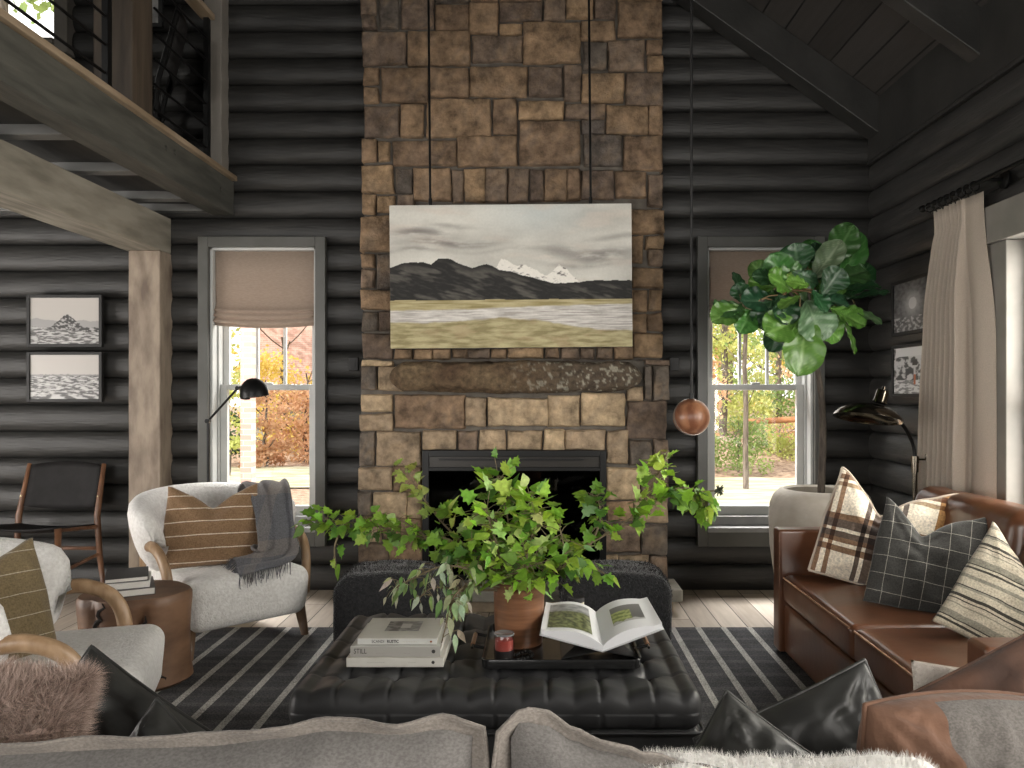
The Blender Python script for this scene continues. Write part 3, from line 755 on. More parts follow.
def piping(ring, r, name, matl, parent):
    m = MB(); m.tube(ring+[ring[0]], r, 6, cap=False); return m.build(name, matl, parent, ang=0)
def flange_strip(ring, wd, name, matl, parent, th=.006, seed=0):
    m = MB(); n = len(ring); rows = []
    for i, p in enumerate(ring):
        d = Vector((p.x, 0, p.z)); 
        t_ = (ring[(i+1) % n]-ring[i-1]); nrm = Vector((t_.z, 0, -t_.x)).normalized()
        if nrm.dot(d) < 0: nrm = -nrm
        wv = .012*nz(i*.21+seed)+.006*nz(i*.55, seed)
        rows.append([p-nrm*.01, p+nrm*wd*.5+Vector((0, wv*.5, 0)), p+nrm*wd+Vector((0, wv, 0))])
    m.quad_grid(rows, closed_u=True); return m.build(name, matl, parent, solid=th, ang=0)
def basis(nrm, up_hint=(0, 0, 1), roll=0):
    """rotation whose local -y looks along nrm (front), z up"""
    y = -Vector(nrm).normalized(); x = y.cross(Vector(up_hint)).normalized(); z = x.cross(y)
    M = Matrix((x, y, z)).transposed()
    return (M @ Matrix.Rotation(roll, 3, 'Y')).to_euler()

# ---- cloth patterns with object coordinates
def stripe_ramp(nt, coord, period, stops, offset=0.):
    d = N(nt, 'ShaderNodeMath', operation='MULTIPLY_ADD'); d.inputs[1].default_value = 1/period; d.inputs[2].default_value = offset; nt.links.new(coord, d.inputs[0])
    f = N(nt, 'ShaderNodeMath', operation='FRACT'); nt.links.new(d.outputs[0], f.inputs[0])
    r = N(nt, 'ShaderNodeValToRGB'); r.color_ramp.interpolation = 'CONSTANT'
    e = r.color_ramp.elements
    e[0].position = stops[0][0]; e[0].color = (*stops[0][1], 1)
    e[1].position = stops[1][0]; e[1].color = (*stops[1][1], 1)
    for p, c in stops[2:]:
        q = e.new(p); q.color = (*c, 1)
    nt.links.new(f.outputs[0], r.inputs[0]); return r.outputs[0]
def fabric(name, build, rough=.9, bump=.4, bscale=150, sheen=.2, wobble=0, bdist=.003):
    m, nt, b, out = newmat(name); b.inputs['Roughness'].default_value = rough; b.inputs['Sheen Weight'].default_value = sheen; b.inputs['Specular IOR Level'].default_value = .2
    tc = N(nt, 'ShaderNodeTexCoord'); vec = tc.outputs['Object']
    if wobble:
        nn = N(nt, 'ShaderNodeTexNoise'); nn.inputs['Scale'].default_value = 5; nt.links.new(vec, nn.inputs['Vector'])
        a = N(nt, 'ShaderNodeVectorMath', operation='MULTIPLY_ADD'); a.inputs[1].default_value = (wobble,)*3; nt.links.new(nn.outputs['Color'], a.inputs[0]); nt.links.new(vec, a.inputs[2]); vec = a.outputs[0]
    s = N(nt, 'ShaderNodeSeparateXYZ'); nt.links.new(vec, s.inputs[0])
    col = build(nt, s, vec)
    n = N(nt, 'ShaderNodeTexNoise'); n.inputs['Scale'].default_value = bscale; n.inputs['Detail'].default_value = 3; nt.links.new(tc.outputs['Object'], n.inputs['Vector'])
    mr = N(nt, 'ShaderNodeMapRange'); mr.inputs['From Min'].default_value = .3; mr.inputs['From Max'].default_value = .7; mr.inputs['To Min'].default_value = .7; mr.inputs['To Max'].default_value = 1.25
    nt.links.new(n.outputs['Fac'], mr.inputs[0]); v = N(nt, 'ShaderNodeVectorMath', operation='SCALE'); nt.links.new(col, v.inputs[0]); nt.links.new(mr.outputs[0], v.inputs['Scale'])
    nt.links.new(v.outputs[0], b.inputs['Base Color'])
    bp = N(nt, 'ShaderNodeBump'); bp.inputs['Strength'].default_value = bump; bp.inputs['Distance'].default_value = bdist; nt.links.new(n.outputs['Fac'], bp.inputs['Height']); nt.links.new(bp.outputs[0], b.inputs['Normal'])
    return m
def mixn(nt, mode, a, b, fac=1):
    x = N(nt, 'ShaderNodeMix', data_type='RGBA', blend_type=mode); x.inputs['Factor'].default_value = fac
    nt.links.new(a, x.inputs[6]); nt.links.new(b, x.inputs[7]); return x.outputs[2]
OCH = (.235, .145, .08); CRM = (.7, .6, .48)
M_OCHRE = fabric('ochre_stripe', lambda nt, s, v: stripe_ramp(nt, s.outputs['Z'], .078, [(0, OCH), (.46, CRM), (.53, OCH)]), wobble=.012)
M_OCHRE2 = fabric('olive_stripe', lambda nt, s, v: stripe_ramp(nt, s.outputs['Z'], .085, [(0, (.2, .15, .08)), (.46, (.5, .44, .34)), (.5, (.2, .15, .08))]), wobble=.012)
def plaid(nt, s, v):
    W_, B_, D_ = (.92, .87, .78), (.27, .17, .11), (.13, .10, .085)
    a = stripe_ramp(nt, s.outputs['X'], .62, [(0, B_), (.05, W_), (.09, B_), (.13, W_), (.33, D_), (.37, W_), (.40, D_), (.46, (.4, .34, .27)), (.5, D_), (.56, W_), (.60, D_), (.64, W_), (.66, W_), (.86, (.42, .24, .1)), (.92, B_)], .5)
    b = stripe_ramp(nt, s.outputs['Z'], .62, [(0, D_), (.03, W_), (.2, W_), (.28, B_), (.33, W_), (.36, B_), (.40, D_), (.45, W_), (.48, D_), (.55, B_), (.60, W_), (.84, (.4, .3, .2)), (.88, W_), (.91, B_), (.96, W_)], .5)
    n = N(nt, 'ShaderNodeTexNoise'); n.inputs['Scale'].default_value = 60; nt.links.new(v, n.inputs['Vector'])
    return mixn(nt, 'MULTIPLY', a, b)
M_PLAID = fabric('brown_plaid_wool', plaid, bump=.8, bscale=90, wobble=.02, sheen=.4)
def wpane(nt, s, v):
    a = stripe_ramp(nt, s.outputs['X'], .083, [(0, (.048, .047, .043)), (.955, (.3, .285, .25)), (.985, (.048, .047, .043))], .2)
    b = stripe_ramp(nt, s.outputs['Z'], .083, [(0, (.048, .047, .043)), (.955, (.3, .285, .25)), (.985, (.048, .047, .043))], .2)
    return mixn(nt, 'LIGHTEN', a, b)
M_WPANE = fabric('charcoal_windowpane', wpane, wobble=.008)
K_ = (.58, .52, .4); Dk = (.06, .055, .045); Gy = (.3, .28, .22)
M_CSTRIPE = fabric('cream_black_stripe', lambda nt, s, v: stripe_ramp(nt, s.outputs['Z'], .24, [(0, K_), (.1, Gy), (.16, K_), (.27, Dk), (.31, K_), (.35, Dk), (.37, Gy), (.47, K_), (.6, Gy), (.62, K_), (.68, Dk), (.70, K_), (.74, Dk), (.79, K_), (.9, Gy), (.94, Dk), (.96, K_)], .1), wobble=.01, bump=.6)
def linen(name, c, c2): return mat(name, c, .9, c2, 160, (1, 1, 1.5), bump=.35, bscale=260, bdist=.003, sheen=.15, detail=3)
M_LINEN = linen('grey_linen', (.115, .106, .098), (.165, .155, .146))
M_LINENE = linen('grey_linen_edge', (.15, .132, .115), (.22, .195, .17))
M_BLEATH = mat('black_leather', (.024, .024, .0225), .5, (.036, .036, .033), 8, bump=.25, bscale=40, bdist=.004, rvar=.08)
M_BOUCLE = mat('cream_boucle', (.74, .72, .69), .95, (.88, .865, .84), 60, bump=.9, bscale=110, bdist=.008, vor=False, sheen=.3, detail=4)
M_BENT = mat('bent_oak', (.26, .16, .085), .4, (.42, .28, .165), 6, (6, 3, 1), bump=.1, bscale=30)
M_WALNUT = mat('walnut', (.10, .045, .022), .4, (.19, .09, .045), 5, (5, 5, 1), bump=.1, bscale=20)
M_LEGBR = mat('brown_leg', (.11, .065, .035), .45, (.18, .11, .065), 5, (5, 5, 1))

# ================================================================== ARMCHAIRS
def armchair(label, loc, rz):
    t = thing('armchair', label, 'armchair', loc, rz, 'white boucle armchairs')
    m = MB()
    def sf(w):
        # rounded block seat, slightly crowned, front face raked
        c = .02*(1-(w.x/.36)**2)*(1 if w.z > .35 else 0)
        taper = 1-.03*smooth(.42, .17, w.z)
        return (w.x*taper+.004*nz(w.x*20, w.y*20, w.z*20), w.y*taper, w.z+c)
    m.rbox(-.365, .365, -.50, .33, .15, .435, .075, n=8, arc=5, fn=sf); m.build('seat', M_BOUCLE, t, ang=0)
    # wrap-around back
    rows = []; n = 48; k = 20
    for i in range(n+1):
        s_ = i/n*2-1; ph_ = s_*radians(112)
        cxp, cyp = .40*sin(ph_), .04+.36*cos(ph_)
        nx_, ny_ = sin(ph_), cos(ph_)
        zc = .68-.09*abs(s_)**2.2; hh = .205-.035*abs(s_)**2; th = .075
        e = 1.0
        if abs(s_) > .88: e = sqrt(max(0.0004, 1-((abs(s_)-.88)/.12)**2))
        row = []
        for j in range(k):
            a_ = 2*pi*j/k; ca, sa = cos(a_), sin(a_)
            r_ = 1/((abs(ca)**2.6+abs(sa)**2.6)**(1/2.6))
            off = th*ca*r_*e+.055*(sa*r_)*.9   # flares outwards at the top
            row.append((cxp+nx_*off, cyp+ny_*off*.9, zc+hh*sa*r_*e))
        rows.append(row)
    m = MB(); m.quad_grid(rows, closed_v=True)
    m.f.append(tuple(range(k))); m.f.append(tuple(n*k+k-1-j for j in range(k)))
    m.build('backrest', M_BOUCLE, t, ang=0)
    for sx in (-1, 1):
        path = bez([(sx*.415, .06, .575), (sx*.43, -.08, .60), (sx*.43, -.17, .595), (sx*.425, -.265, .545), (sx*.415, -.315, .44), (sx*.405, -.325, .24)], 30)
        m = MB(); m.tube(path, .033, 12, flat=.8); m.build('armrest', M_BENT, t, ang=0)
        m = MB(); m.tube([(sx*.325, -.40, .19), (sx*.335, -.42, .1), (sx*.345, -.44, .0)], [.033, .028, .021], 12); m.build('front_leg', M_LEGBR, t, ang=0)
        m = MB(); m.tube([(sx*.33, .33, .62), (sx*.33, .32, .3), (sx*.33, .36, .0)], [.028, .028, .018], 12); m.build('rear_leg', M_BENT, t, ang=0)
    m = MB(); m.rbox(-.40, .40, -.345, -.305, .2, .25, .01, n=1); m.rbox(-.33, .33, .28, .33, .2, .26, .01, n=1); m.build('frame_rail', M_BENT, t)
    return t
c1 = armchair('white boucle armchair with bentwood arms in front of the window, throw over its back', (-1.965, 4.93, 0), radians(44))
c2 = armchair('white boucle armchair with bentwood arms nearest the stump table on its near side', (-2.045, 3.13, .014), radians(108))
def pillow(name, label, w, h, t, loc, rot, matl, group=None, pip=None, pipr=.004, flange=None, split=None, **kw):
    th = thing(name, label, 'pillow', loc, rot=rot, group=group)
    m, ring, nf = pillow_mesh(w, h, t, **kw)
    if isinstance(matl, tuple):
        o = m.build('cover', matl[0], th, ang=0); o.data.materials.append(matl[1])
        nn_ = kw.get('n', 30); LL = [sin((-1+2*(q+.5)/nn_)*pi/2)*.6+(-1+2*(q+.5)/nn_)*.4 for q in range(nn_)]
        fuv = lambda i: (LL[i % nn_], LL[(i//nn_) % nn_])
        for i, p in enumerate(o.data.polygons): p.material_index = 1 if (i >= nf or (split and split(*fuv(i)))) else 0
    else: m.build('cover', matl, th, ang=0)
    if pip: piping(ring, pipr, 'piping', pip, th)
    if flange: flange_strip(ring, flange[0], 'flange', flange[1], th, seed=kw.get('seed', 0))
    return th
# ochre pillow on the far chair
pp = P(213, 527, 4.78)
pillow('throw_pillow', 'ochre pillow with thin cream stripes on the armchair before the window', .56, .47, .16, pp, basis((.35, -1, .25)), M_OCHRE, 'ochre striped pillows', chop=.13, seed=3, edge=.04)
pp = P(-18, 613, 3.02)
pillow('throw_pillow', 'olive-tan pillow with pale stripes on the near armchair at the frame edge', .52, .48, .18, pp, basis((.9, -.45, .3)), M_OCHRE2, 'ochre striped pillows', chop=.1, seed=8, edge=.05)

# grey throw over the back and seat of the far chair (own shape with a fringe)
M_THROW = fabric('grey_throw', lambda nt, s, v: mixn(nt, 'MIX', stripe_ramp(nt, s.outputs['X'], .3, [(0, (.13, .13, .14)), (.4, (.19, .175, .165)), (.6, (.12, .125, .135))]), stripe_ramp(nt, s.outputs['Z'], .34, [(0, (.12, .12, .13)), (.5, (.22, .19, .17)), (.75, (.13, .13, .14))]), .5), bump=.6, bscale=130)
tw = thing('throw_blanket', 'grey wool throw with fringe draped over the armchair back and seat', 'blanket')
Yt = 4.9
path = [P(257, 505, 5.28), P(262, 490, 5.22), P(268, 484, 5.12), P(274, 494, 5.0), P(278, 515, 4.93), P(281, 538, 4.87), P(280, 553, 4.82), P(268, 561, 4.74), P(250, 565, 4.70), P(236, 569, 4.66)]
path = bez(path, 54); rows = []
for i, p in enumerate(path):
    t_ = i/(len(path)-1); wv = .13+.015*sin(t_*9); row = []
    side = Vector((.75, .62, 0)) if t_ < .62 else Vector((.75, .62, 0)).lerp(Vector((.45, -.8, -.25)), smooth(.62, .85, t_))
    side.normalize(); up = Vector((-.3, -.75, .5)).normalized()
    if t_ > .6: up = up.lerp(Vector((0, -.2, 1)), smooth(.6, .8, t_)).normalized()
    for j in range(17):
        s_ = j/8-1
        row.append(p+side*s_*wv+up*(.03+.022*sin(s_*7+t_*3)*(1-.4*t_)+.012*nz(s_*4, t_*9)))
    rows.append(row)
m = MB(); m.quad_grid(rows); m.build('cloth', M_THROW, tw, solid=.012, ang=0)
m = MB(); e1 = rows[-1]; rr_ = random.Random(5)
edge_pts = [rows[-1][j] for j in range(17)]+[rows[i][16] for i in range(len(rows)-1, len(rows)-16, -1)]
for i in range(len(edge_pts)-1):
    for q in range(4):
        a = edge_pts[i].lerp(edge_pts[i+1], q/4+rr_.random()*.1)
        d = Vector((-.5, -.35, -.55)) if i < 16 else Vector((.15, -.5, -1.))
        d = (d+Vector((rr_.uniform(-.3, .3), rr_.uniform(-.3, .3), rr_.uniform(-.2, .2)))).normalized()*rr_.uniform(.055, .085)
        m.tube([a, a+d*.5+Vector((0, 0, .006)), a+d], [.0022, .002, .0012], 4)
m.build('fringe', M_THROW, tw)

# ================================================================== WALNUT SLING CHAIR (far left)
t = thing('leather_chair', 'walnut chair with black leather seat and back under the framed photos', 'chair', (-3.46, 5.44, 0), radians(-3))
def leg(name, pts, r=.019): 
    m = MB(); m.tube(pts, r, 10); m.build(name, M_WALNUT, t, ang=0)
leg('front_leg', [(.27, -.1, 0), (.27, -.1, .575)], [.014, .022]); leg('front_leg', [(-.27, -.1, 0), (-.27, -.1, .575)], [.014, .022])
leg('rear_leg', [(.31, .36, 0), (.31, .30, .30), (.29, .30, .60), (.28, .40, .96)], [.014, .02, .022, .015]); leg('rear_leg', [(-.31, .36, 0), (-.31, .30, .30), (-.29, .30, .60), (-.28, .40, .96)], [.014, .02, .022, .015])
for (a, b) in (((.27, -.1, .44), (-.27, -.1, .44)), ((.27, -.1, .27), (.31, .32, .33)), ((-.27, -.1, .27), (-.31, .32, .33)), ((.29, .32, .36), (-.29, .32, .36)), ((.27, -.1, .56), (.3, .3, .52)), ((-.27, -.1, .56), (-.3, .3, .52))):
    m = MB(); m.tube([a, b], .013, 8); m.build('stretcher', M_WALNUT, t, ang=0)
m = MB(); m.quad_grid([[(x*.285, lerp(-.15, .30, v), .585-.05*v-.045*(1-x*x)*(.4+.6*sin(pi*v))) for x in [i/6-1 for i in range(13)]] for v in [i/10 for i in range(11)]]); m.build('seat', M_DKL, t, solid=.012, ang=0)
m = MB(); m.quad_grid([[(x*.27, .33+.1*v*.8+.035*(1-x*x)-.01, lerp(.66, .95, v)+.025*(1-x*x)*(v-.5)*2) for x in [i/6-1 for i in range(13)]] for v in [i/8 for i in range(9)]]); m.build('backrest', M_DKL, t, solid=.012, ang=0)
M_BUCK = mat('brass_buckle', (.4, .33, .2), .4, metal=.8)
for sx in (-1, 1):
    for z_ in (.7, .735): m = MB(); m.tube([(sx*.285, .33, z_), (sx*.285, .31, z_)], .006, 6); m.build('buckle', M_BUCK, t)

# ================================================================== STUMP TABLE + BOOKS
M_STUMP = mat('stump_wood', (.07, .034, .018), .5, (.20, .11, .062), 3, (1, 1, 2.2), bump=.4, bscale=6, bdist=.01, contrast=(.35, .6))
scx, scy = P(136, 0, 4.07).x, 4.07
t = thing('stump_table', 'round cracked wooden stump table between the two armchairs', 'side table', (scx, scy, .014))
m = MB(); rows = []; seg = 72
cr = [(-1.0, .10, .5, .42), (-.62, .09, .2, .3), (-2.0, .08, .0, .5), (-2.7, .06, .3, .5)]
def srad(a, z):
    r = .255*(1+.05*sin(2*a+1)+.04*sin(3*a+2)+.02*sin(7*a))
    r *= 1-.07*sin(pi*clamp(z/.47))**.8
    return r
prof = [(0, .0), (.9, .0), (1, .02), (1, .1), (1, .18), (1, .26), (1, .34), (1, .41), (.985, .445), (.94, .46), (.7, .462), (.4, .462), (0.001, .462)]
for (f, z) in prof:
    row = []
    for k in range(seg):
        a = 2*pi*k/seg; r = srad(a, z)*f
        d = 0
        for (ca, dep, z0_, z1_) in ((-1.12, .05, .12, .40), (-.75, .045, .02, .22), (-1.9, .03, .3, .47), (-2.5, .035, .05, .3)):
            aa = ca+.45*(z-.25)*3*(1 if ca > -1.3 else -.6)
            da = abs((a-aa+pi) % (2*pi)-pi)
            d += dep*exp(-(da/.07)**2)*smooth(z0_-.05, z0_+.05, z)*smooth(z1_+.05, z1_-.05, z)
        r = max(0, r-d*(1 if f > .8 else 0))
        row.append((r*cos(a), r*sin(a), z))
    rows.append(row)
m.quad_grid(rows, closed_v=True); m.build('trunk', M_STUMP, t, ang=50)
m = MB()
for (a0, z0_, z1_, sw) in ((-1.12, .13, .38, .42), (-.72, .04, .2, -.3), (-1.85, .3, .455, .25)):
    pts = []
    for i in range(9):
        z = lerp(z0_, z1_, i/8); a = a0+sw*(i/8-.5)+.06*sin(i*2); r = srad(a, z)-.004
        pts.append((r*cos(a), r*sin(a), z))
    m.tube(pts, [.002+.012*sin(pi*i/8) for i in range(9)], 6)
m.build('crack', mat('dark_crack', (.012, .008, .006), .9), t)
M_PAGE = mat('page_edge', (.62, .6, .55), .9, (.74, .72, .67), 220, (1, 1, 30))
def book(name, label, w, d, h, loc, rz, cover, group, spine='y', page=None):
    """w along x, d along y; spine on -y side"""
    t = thing(name, label, 'book', loc, rz, group)
    c = MB(); e = .003
    c.box(-w/2, w/2, -d/2, d/2, 0, e).box(-w/2, w/2, -d/2, d/2, h-e, h).box(-w/2, w/2, -d/2, -d/2+e, e, h-e)
    c.build('cover', cover, t, sm=False, bevel=.0012)
    p = MB(); p.box(-w/2+.004, w/2-.004, -d/2+e, d/2-.005, e, h-e); p.build('pages', page or M_PAGE, t, sm=False)
    return t
def text(s, size, loc, rot, matl, parent, name='lettering', bold=0, align='LEFT', sx=1.0):
    cu = bpy.data.curves.new(name, 'FONT'); cu.body = s; cu.size = size; cu.align_x = align; cu.align_y = 'CENTER'; cu.extrude = .0003; cu.offset = bold
    cu.materials.append(matl); o = bpy.data.objects.new(name, cu); COL.objects.link(o); o.parent = parent; o.location = loc; o.rotation_euler = rot; o.scale = (sx, 1, 1)
    dg = bpy.context.evaluated_depsgraph_get(); me = bpy.data.meshes.new_from_object(o.evaluated_get(dg)); n2 = bpy.data.objects.new(name, me); COL.objects.link(n2)
    n2.parent = parent; n2.location = loc; n2.rotation_euler = rot; n2.scale = (sx, 1, 1); bpy.data.objects.remove(o); return n2
M_INK = mat('dark_ink', (.05, .048, .045), .7); M_INKG = mat('grey_ink', (.25, .24, .22), .7)
M_BKBLK = mat('black_cloth_cover', (.022, .022, .024), .55); M_BKWH = mat('white_cover', (.66, .65, .62), .5, (.7, .69, .66), 30); M_BKGR = mat('charcoal_cover', (.085, .08, .08), .5)
bg = 'books on the stump table'
bx, by = scx-.03, scy-.02
b_ = book('book', 'charcoal-covered book at the bottom of the stump table stack', .27, .22, .035, (bx+.01, by, .477), radians(28+90), M_BKGR, bg)
text('- - -', .02, (-.02, -.1115, .018), (pi/2, 0, 0), M_PAGE, b_)
b_ = book('book', 'plain white book in the middle of the stump table stack', .25, .20, .03, (bx, by+.005, .513), radians(24+90), M_BKWH, bg)
b_ = book('book', 'black-covered book on top of the stump table stack', .25, .195, .022, (bx-.01, by+.01, .544), radians(26+90), M_BKBLK, bg)

# ================================================================== RUG
def rugmat():
    m, nt, b, out = newmat('charcoal_stripe_rug'); b.inputs['Roughness'].default_value = .95; b.inputs['Specular IOR Level'].default_value = .15
    tc = N(nt, 'ShaderNodeTexCoord'); s = N(nt, 'ShaderNodeSeparateXYZ'); nt.links.new(tc.outputs['Object'], s.inputs[0])
    BG = (.075, .075, .079); LT = (.42, .41, .385)
    a = stripe_ramp(nt, s.outputs['X'], .1594, [(0, LT), (.2, BG), (.98, LT)], (2.03+.015)/.1594 % 1)
    c = stripe_ramp(nt, s.outputs['Y'], .2, [(0, (.10, .10, .102)), (.22, BG), (.55, (.09, .09, .09)), (.63, BG)], .3)
    col = mixn(nt, 'LIGHTEN', a, c)
    n = N(nt, 'ShaderNodeTexNoise'); n.inputs['Scale'].default_value = 130; n.inputs['Detail'].default_value = 2; nt.links.new(tc.outputs['Object'], n.inputs['Vector'])
    n3 = N(nt, 'ShaderNodeTexNoise'); n3.inputs['Scale'].default_value = 6; nt.links.new(tc.outputs['Object'], n3.inputs['Vector'])
    mr = N(nt, 'ShaderNodeMapRange'); mr.inputs['From Min'].default_value = .3; mr.inputs['From Max'].default_value = .7; mr.inputs['To Min'].default_value = .45; mr.inputs['To Max'].default_value = 1.5
    ad = N(nt, 'ShaderNodeMath', operation='MULTIPLY_ADD'); ad.inputs[1].default_value = .35; nt.links.new(n3.outputs['Fac'], ad.inputs[0])
    sb = N(nt, 'ShaderNodeMath', operation='SUBTRACT'); nt.links.new(n.outputs['Fac'], sb.inputs[0]); sb.inputs[1].default_value = .175; nt.links.new(sb.outputs[0], ad.inputs[2])
    nt.links.new(ad.outputs[0], mr.inputs[0]); v = N(nt, 'ShaderNodeVectorMath', operation='SCALE'); nt.links.new(col, v.inputs[0]); nt.links.new(mr.outputs[0], v.inputs['Scale'])
    nt.links.new(v.outputs[0], b.inputs['Base Color'])
    bp = N(nt, 'ShaderNodeBump'); bp.inputs['Strength'].default_value = .6; bp.inputs['Distance'].default_value = .004; nt.links.new(n.outputs['Fac'], bp.inputs['Height']); nt.links.new(bp.outputs[0], b.inputs['Normal'])
    return m
m = MB(); m.box(-2.75, 1.55, .9, 5.0, 0.0, .014)
tag(m.build('area_rug', rugmat(), sm=False, bevel=.004), 'charcoal rug with pale thin stripes under the ottoman and seating', 'rug')

# ================================================================== OTTOMAN
M_OTT = mat('ottoman_leather', (.026, .026, .027), .47, (.04, .04, .041), 6, bump=.2, bscale=45, bdist=.003, rvar=.06)
OX0, OX1, OY0, OY1, OZ = -.85, .56, 2.68, 3.68, .46
t = thing('tufted_ottoman', 'large button-tufted black leather ottoman with wooden legs on the striped rug', 'ottoman', (0, 0, 0))
btn = [(-.145+.18*i, 2.89+.19*j) for i in range(-3, 4) for j in range(4)]
def of(w):
    x, y, z = w
    if z > .40:
        k = smooth(.40, .45, z); d = 0
        for (bx_, by_) in btn:
            dd = sqrt((x-bx_)**2+(y-by_)**2); d += .035*exp(-(dd/.026)**2)+.022*exp(-(dd/.07)**2)
        fx = ((x+.145)/.18+.5) % 1-.5
        edge = min(y-OY0, OY1-y)
        cre = .013*exp(-(fx*.18/.008)**2)*(1 if abs(x+.145) < .6 else 0)
        fy = ((y-2.89)/.19+.5) % 1-.5
        if 2.84 < y < 3.5: cre += .005*exp(-(fy*.19/.008)**2)
        puff = .02*(1-(2*fx)**2)
        z = z-(d+cre-puff)*k+.003*nz(x*14, y*14)
    elif y < OY0+.02:
        fx = ((x+.145)/.18+.5) % 1-.5
        if z > .34: y += .010*exp(-(fx*.18/.007)**2)-.006*(1-(2*fx)**2)
        y += .003*nz(x*18, z*18)
    return (x, y, z)
m = MB(); m.rbox(OX0, OX1, OY0, OY1, .335, OZ, .055, arc=5, nn=(170, 100, 5), fn=of); m.build('tufted_top', M_OTT, t, ang=0)
m = MB(); m.rbox(OX0+.015, OX1-.015, OY0+.015, OY1-.015, .22, .345, .02, n=6); m.build('base', M_OTT, t, ang=0)
for p in ((.335,),):
    m = MB(); z = p[0]; r = .035
    q = [(OX0+r, OY0), (OX1-r, OY0), (OX1-.008, OY0+.008), (OX1, OY0+r), (OX1, OY1-r), (OX1-.008, OY1-.008), (OX1-r, OY1), (OX0+r, OY1), (OX0+.008, OY1-.008), (OX0, OY1-r), (OX0, OY0+r), (OX0+.008, OY0+.008), (OX0+r, OY0)]
    m.tube([(a, b, z+.004) for a, b in q], .006, 6, cap=False); m.build('piping', M_OTT, t, ang=0)
for (bx_, by_) in btn:
    m = MB(); m.lathe([(.0005, .006), (.008, .005), (.012, 0), (.012, -.004)][::-1], (bx_, by_, OZ-.050), 10); m.build('button', M_OTT, t, ang=0)
for (x, y) in ((OX0+.07, OY0+.07), (OX1-.07, OY0+.07), (OX0+.07, OY1-.07), (OX1-.07, OY1-.07)):
    m = MB(); m.rbox(x-.035, x+.035, y-.035, y+.035, .014, .225, .008, n=1); m.build('leg', M_LEGBR, t)

# ---- things on the ottoman
ZO = OZ+.014
# tray
tx0, tx1, ty0, ty1 = -.205, .375, 2.905, 3.36
t = thing('serving_tray', 'black rectangular metal tray with side handles on the ottoman', 'tray', ((tx0+tx1)/2, (ty0+ty1)/2, ZO))
m = MB(); a, b = (tx1-tx0)/2, (ty1-ty0)/2
m.box(-a, a, -b, b, 0, .006)
def rrect(a, b, r, n=6):
    L = []
    for (cx_, cy_, s0) in ((a-r, b-r, 0), (-a+r, b-r, 1), (-a+r, -b+r, 2), (a-r, -b+r, 3)):
        for i in range(n+1):
            an = pi/2*(s0+i/n); L.append((cx_+r*cos(an), cy_+r*sin(an)))
    return L
m = MB(); rows = []
for (off, z) in ((-.004, 0), (0, .004), (.002, .034), (0, .037), (-.004, .035), (-.007, .006), (-.03, .006)):
    rows.append([(x, y, z) for x, y in rrect(a+off, b+off, .03)])
m.quad_grid(rows, closed_v=True); nb = len(m.v); L = len(rows[0]); m.f.append(tuple(range(nb-L, nb))); m.f.append(tuple(range(L-1, -1, -1)))
m.build('tray_base', mat('tray_black', (.012, .012, .012), .22, spec=.6), t, ang=40)
M_HND = mat('leather_wrapped_handle', (.24, .13, .07), .4)
for sx in (-1, 1):
    m = MB()
    for sy in (-1, 1): m.tube([(sx*(a-.005), sy*.075, .03), (sx*(a+.045), sy*.075, .04)], .006, 8)
    m.tube([(sx*(a+.045), -.1, .04), (sx*(a+.045), .1, .04)], .005, 8); h_ = m.build('handle', M_BLACK, t)
    m = MB(); m.tube([(sx*(a+.045), -.065, .04), (sx*(a+.045), .065, .04)], .009, 10); m.build('grip', M_HND, h_)
ZT = ZO+.007
# vase
vx, vy = P(519, 0, 3.2).x, 3.2
M_VASE = mat('turned_wood', (.14, .06, .028), .35, (.25, .115, .058), 4, (1, 1, 14), bump=.15, bscale=8, bdist=.003)
t = thing('wooden_vase', 'reddish-brown cylindrical wooden vase on the tray holding the branches', 'vase', (vx, vy, ZT))
m = MB(); m.lathe([(.001, 0), (.088, 0), (.094, .006), (.1, .12), (.102, .25), (.099, .253), (.094, .25), (.092, .03), (.001, .025)], seg=40); m.build('body', M_VASE, t, ang=35)
# candle
cx_, cy_ = P(504, 0, 2.98).x, 2.99
t = thing('jar_candle', 'pink-red candle in a clear glass jar at the front of the tray', 'candle', (cx_, cy_, ZT))
m = MB(); m.lathe([(.001, .0), (.036, 0), (.038, .004), (.038, .098), (.0365, .1), (.035, .098), (.035, .008), (.001, .008)], seg=28); m.build('glass_jar', glassmat('clear_jar', (.93, .9, .9)), t, ang=40)
m = MB(); m.lathe([(.001, .042), (.0345, .042), (.0345, .079), (.001, .079)], seg=24); m.build('wax', mat('red_wax', (.36, .07, .05), .4, (.45, .12, .1), 9), t, ang=40)
m = MB(); m.lathe([(.001, .009), (.0347, .009), (.0347, .041), (.001, .041)], seg=24); m.build('dark_base', M_BLACKM, t, ang=40)
m = MB(); m.lathe([(.0382, .096), (.0386, .097), (.0386, .101), (.037, .1025), (.0348, .101)], seg=24); m.build('rim', mat('grey_rim', (.35, .35, .36), .25, metal=.6), t, ang=40)
# bead string
t = thing('bead_string', 'loop of small black beads lying on the tray beside the candle', 'beads')
rb = random.Random(2)
path = bez([P(489, 657, 2.95), P(497, 660, 2.94), P(510, 658, 2.96), P(522, 654, 2.97), P(532, 648, 3.02), P(526, 643, 3.07), P(516, 648, 3.02)], 42)
for i, p in enumerate(path[::2]):
    m = MB(); m.lathe([(.0008, -.008), (.006, -.006), (.0085, 0), (.006, .006), (.0008, .008)], (0, 0, 0), 8); o = m.build('bead', M_BLACK, t, ang=0); o.location = (p.x, p.y, ZT+.0085)
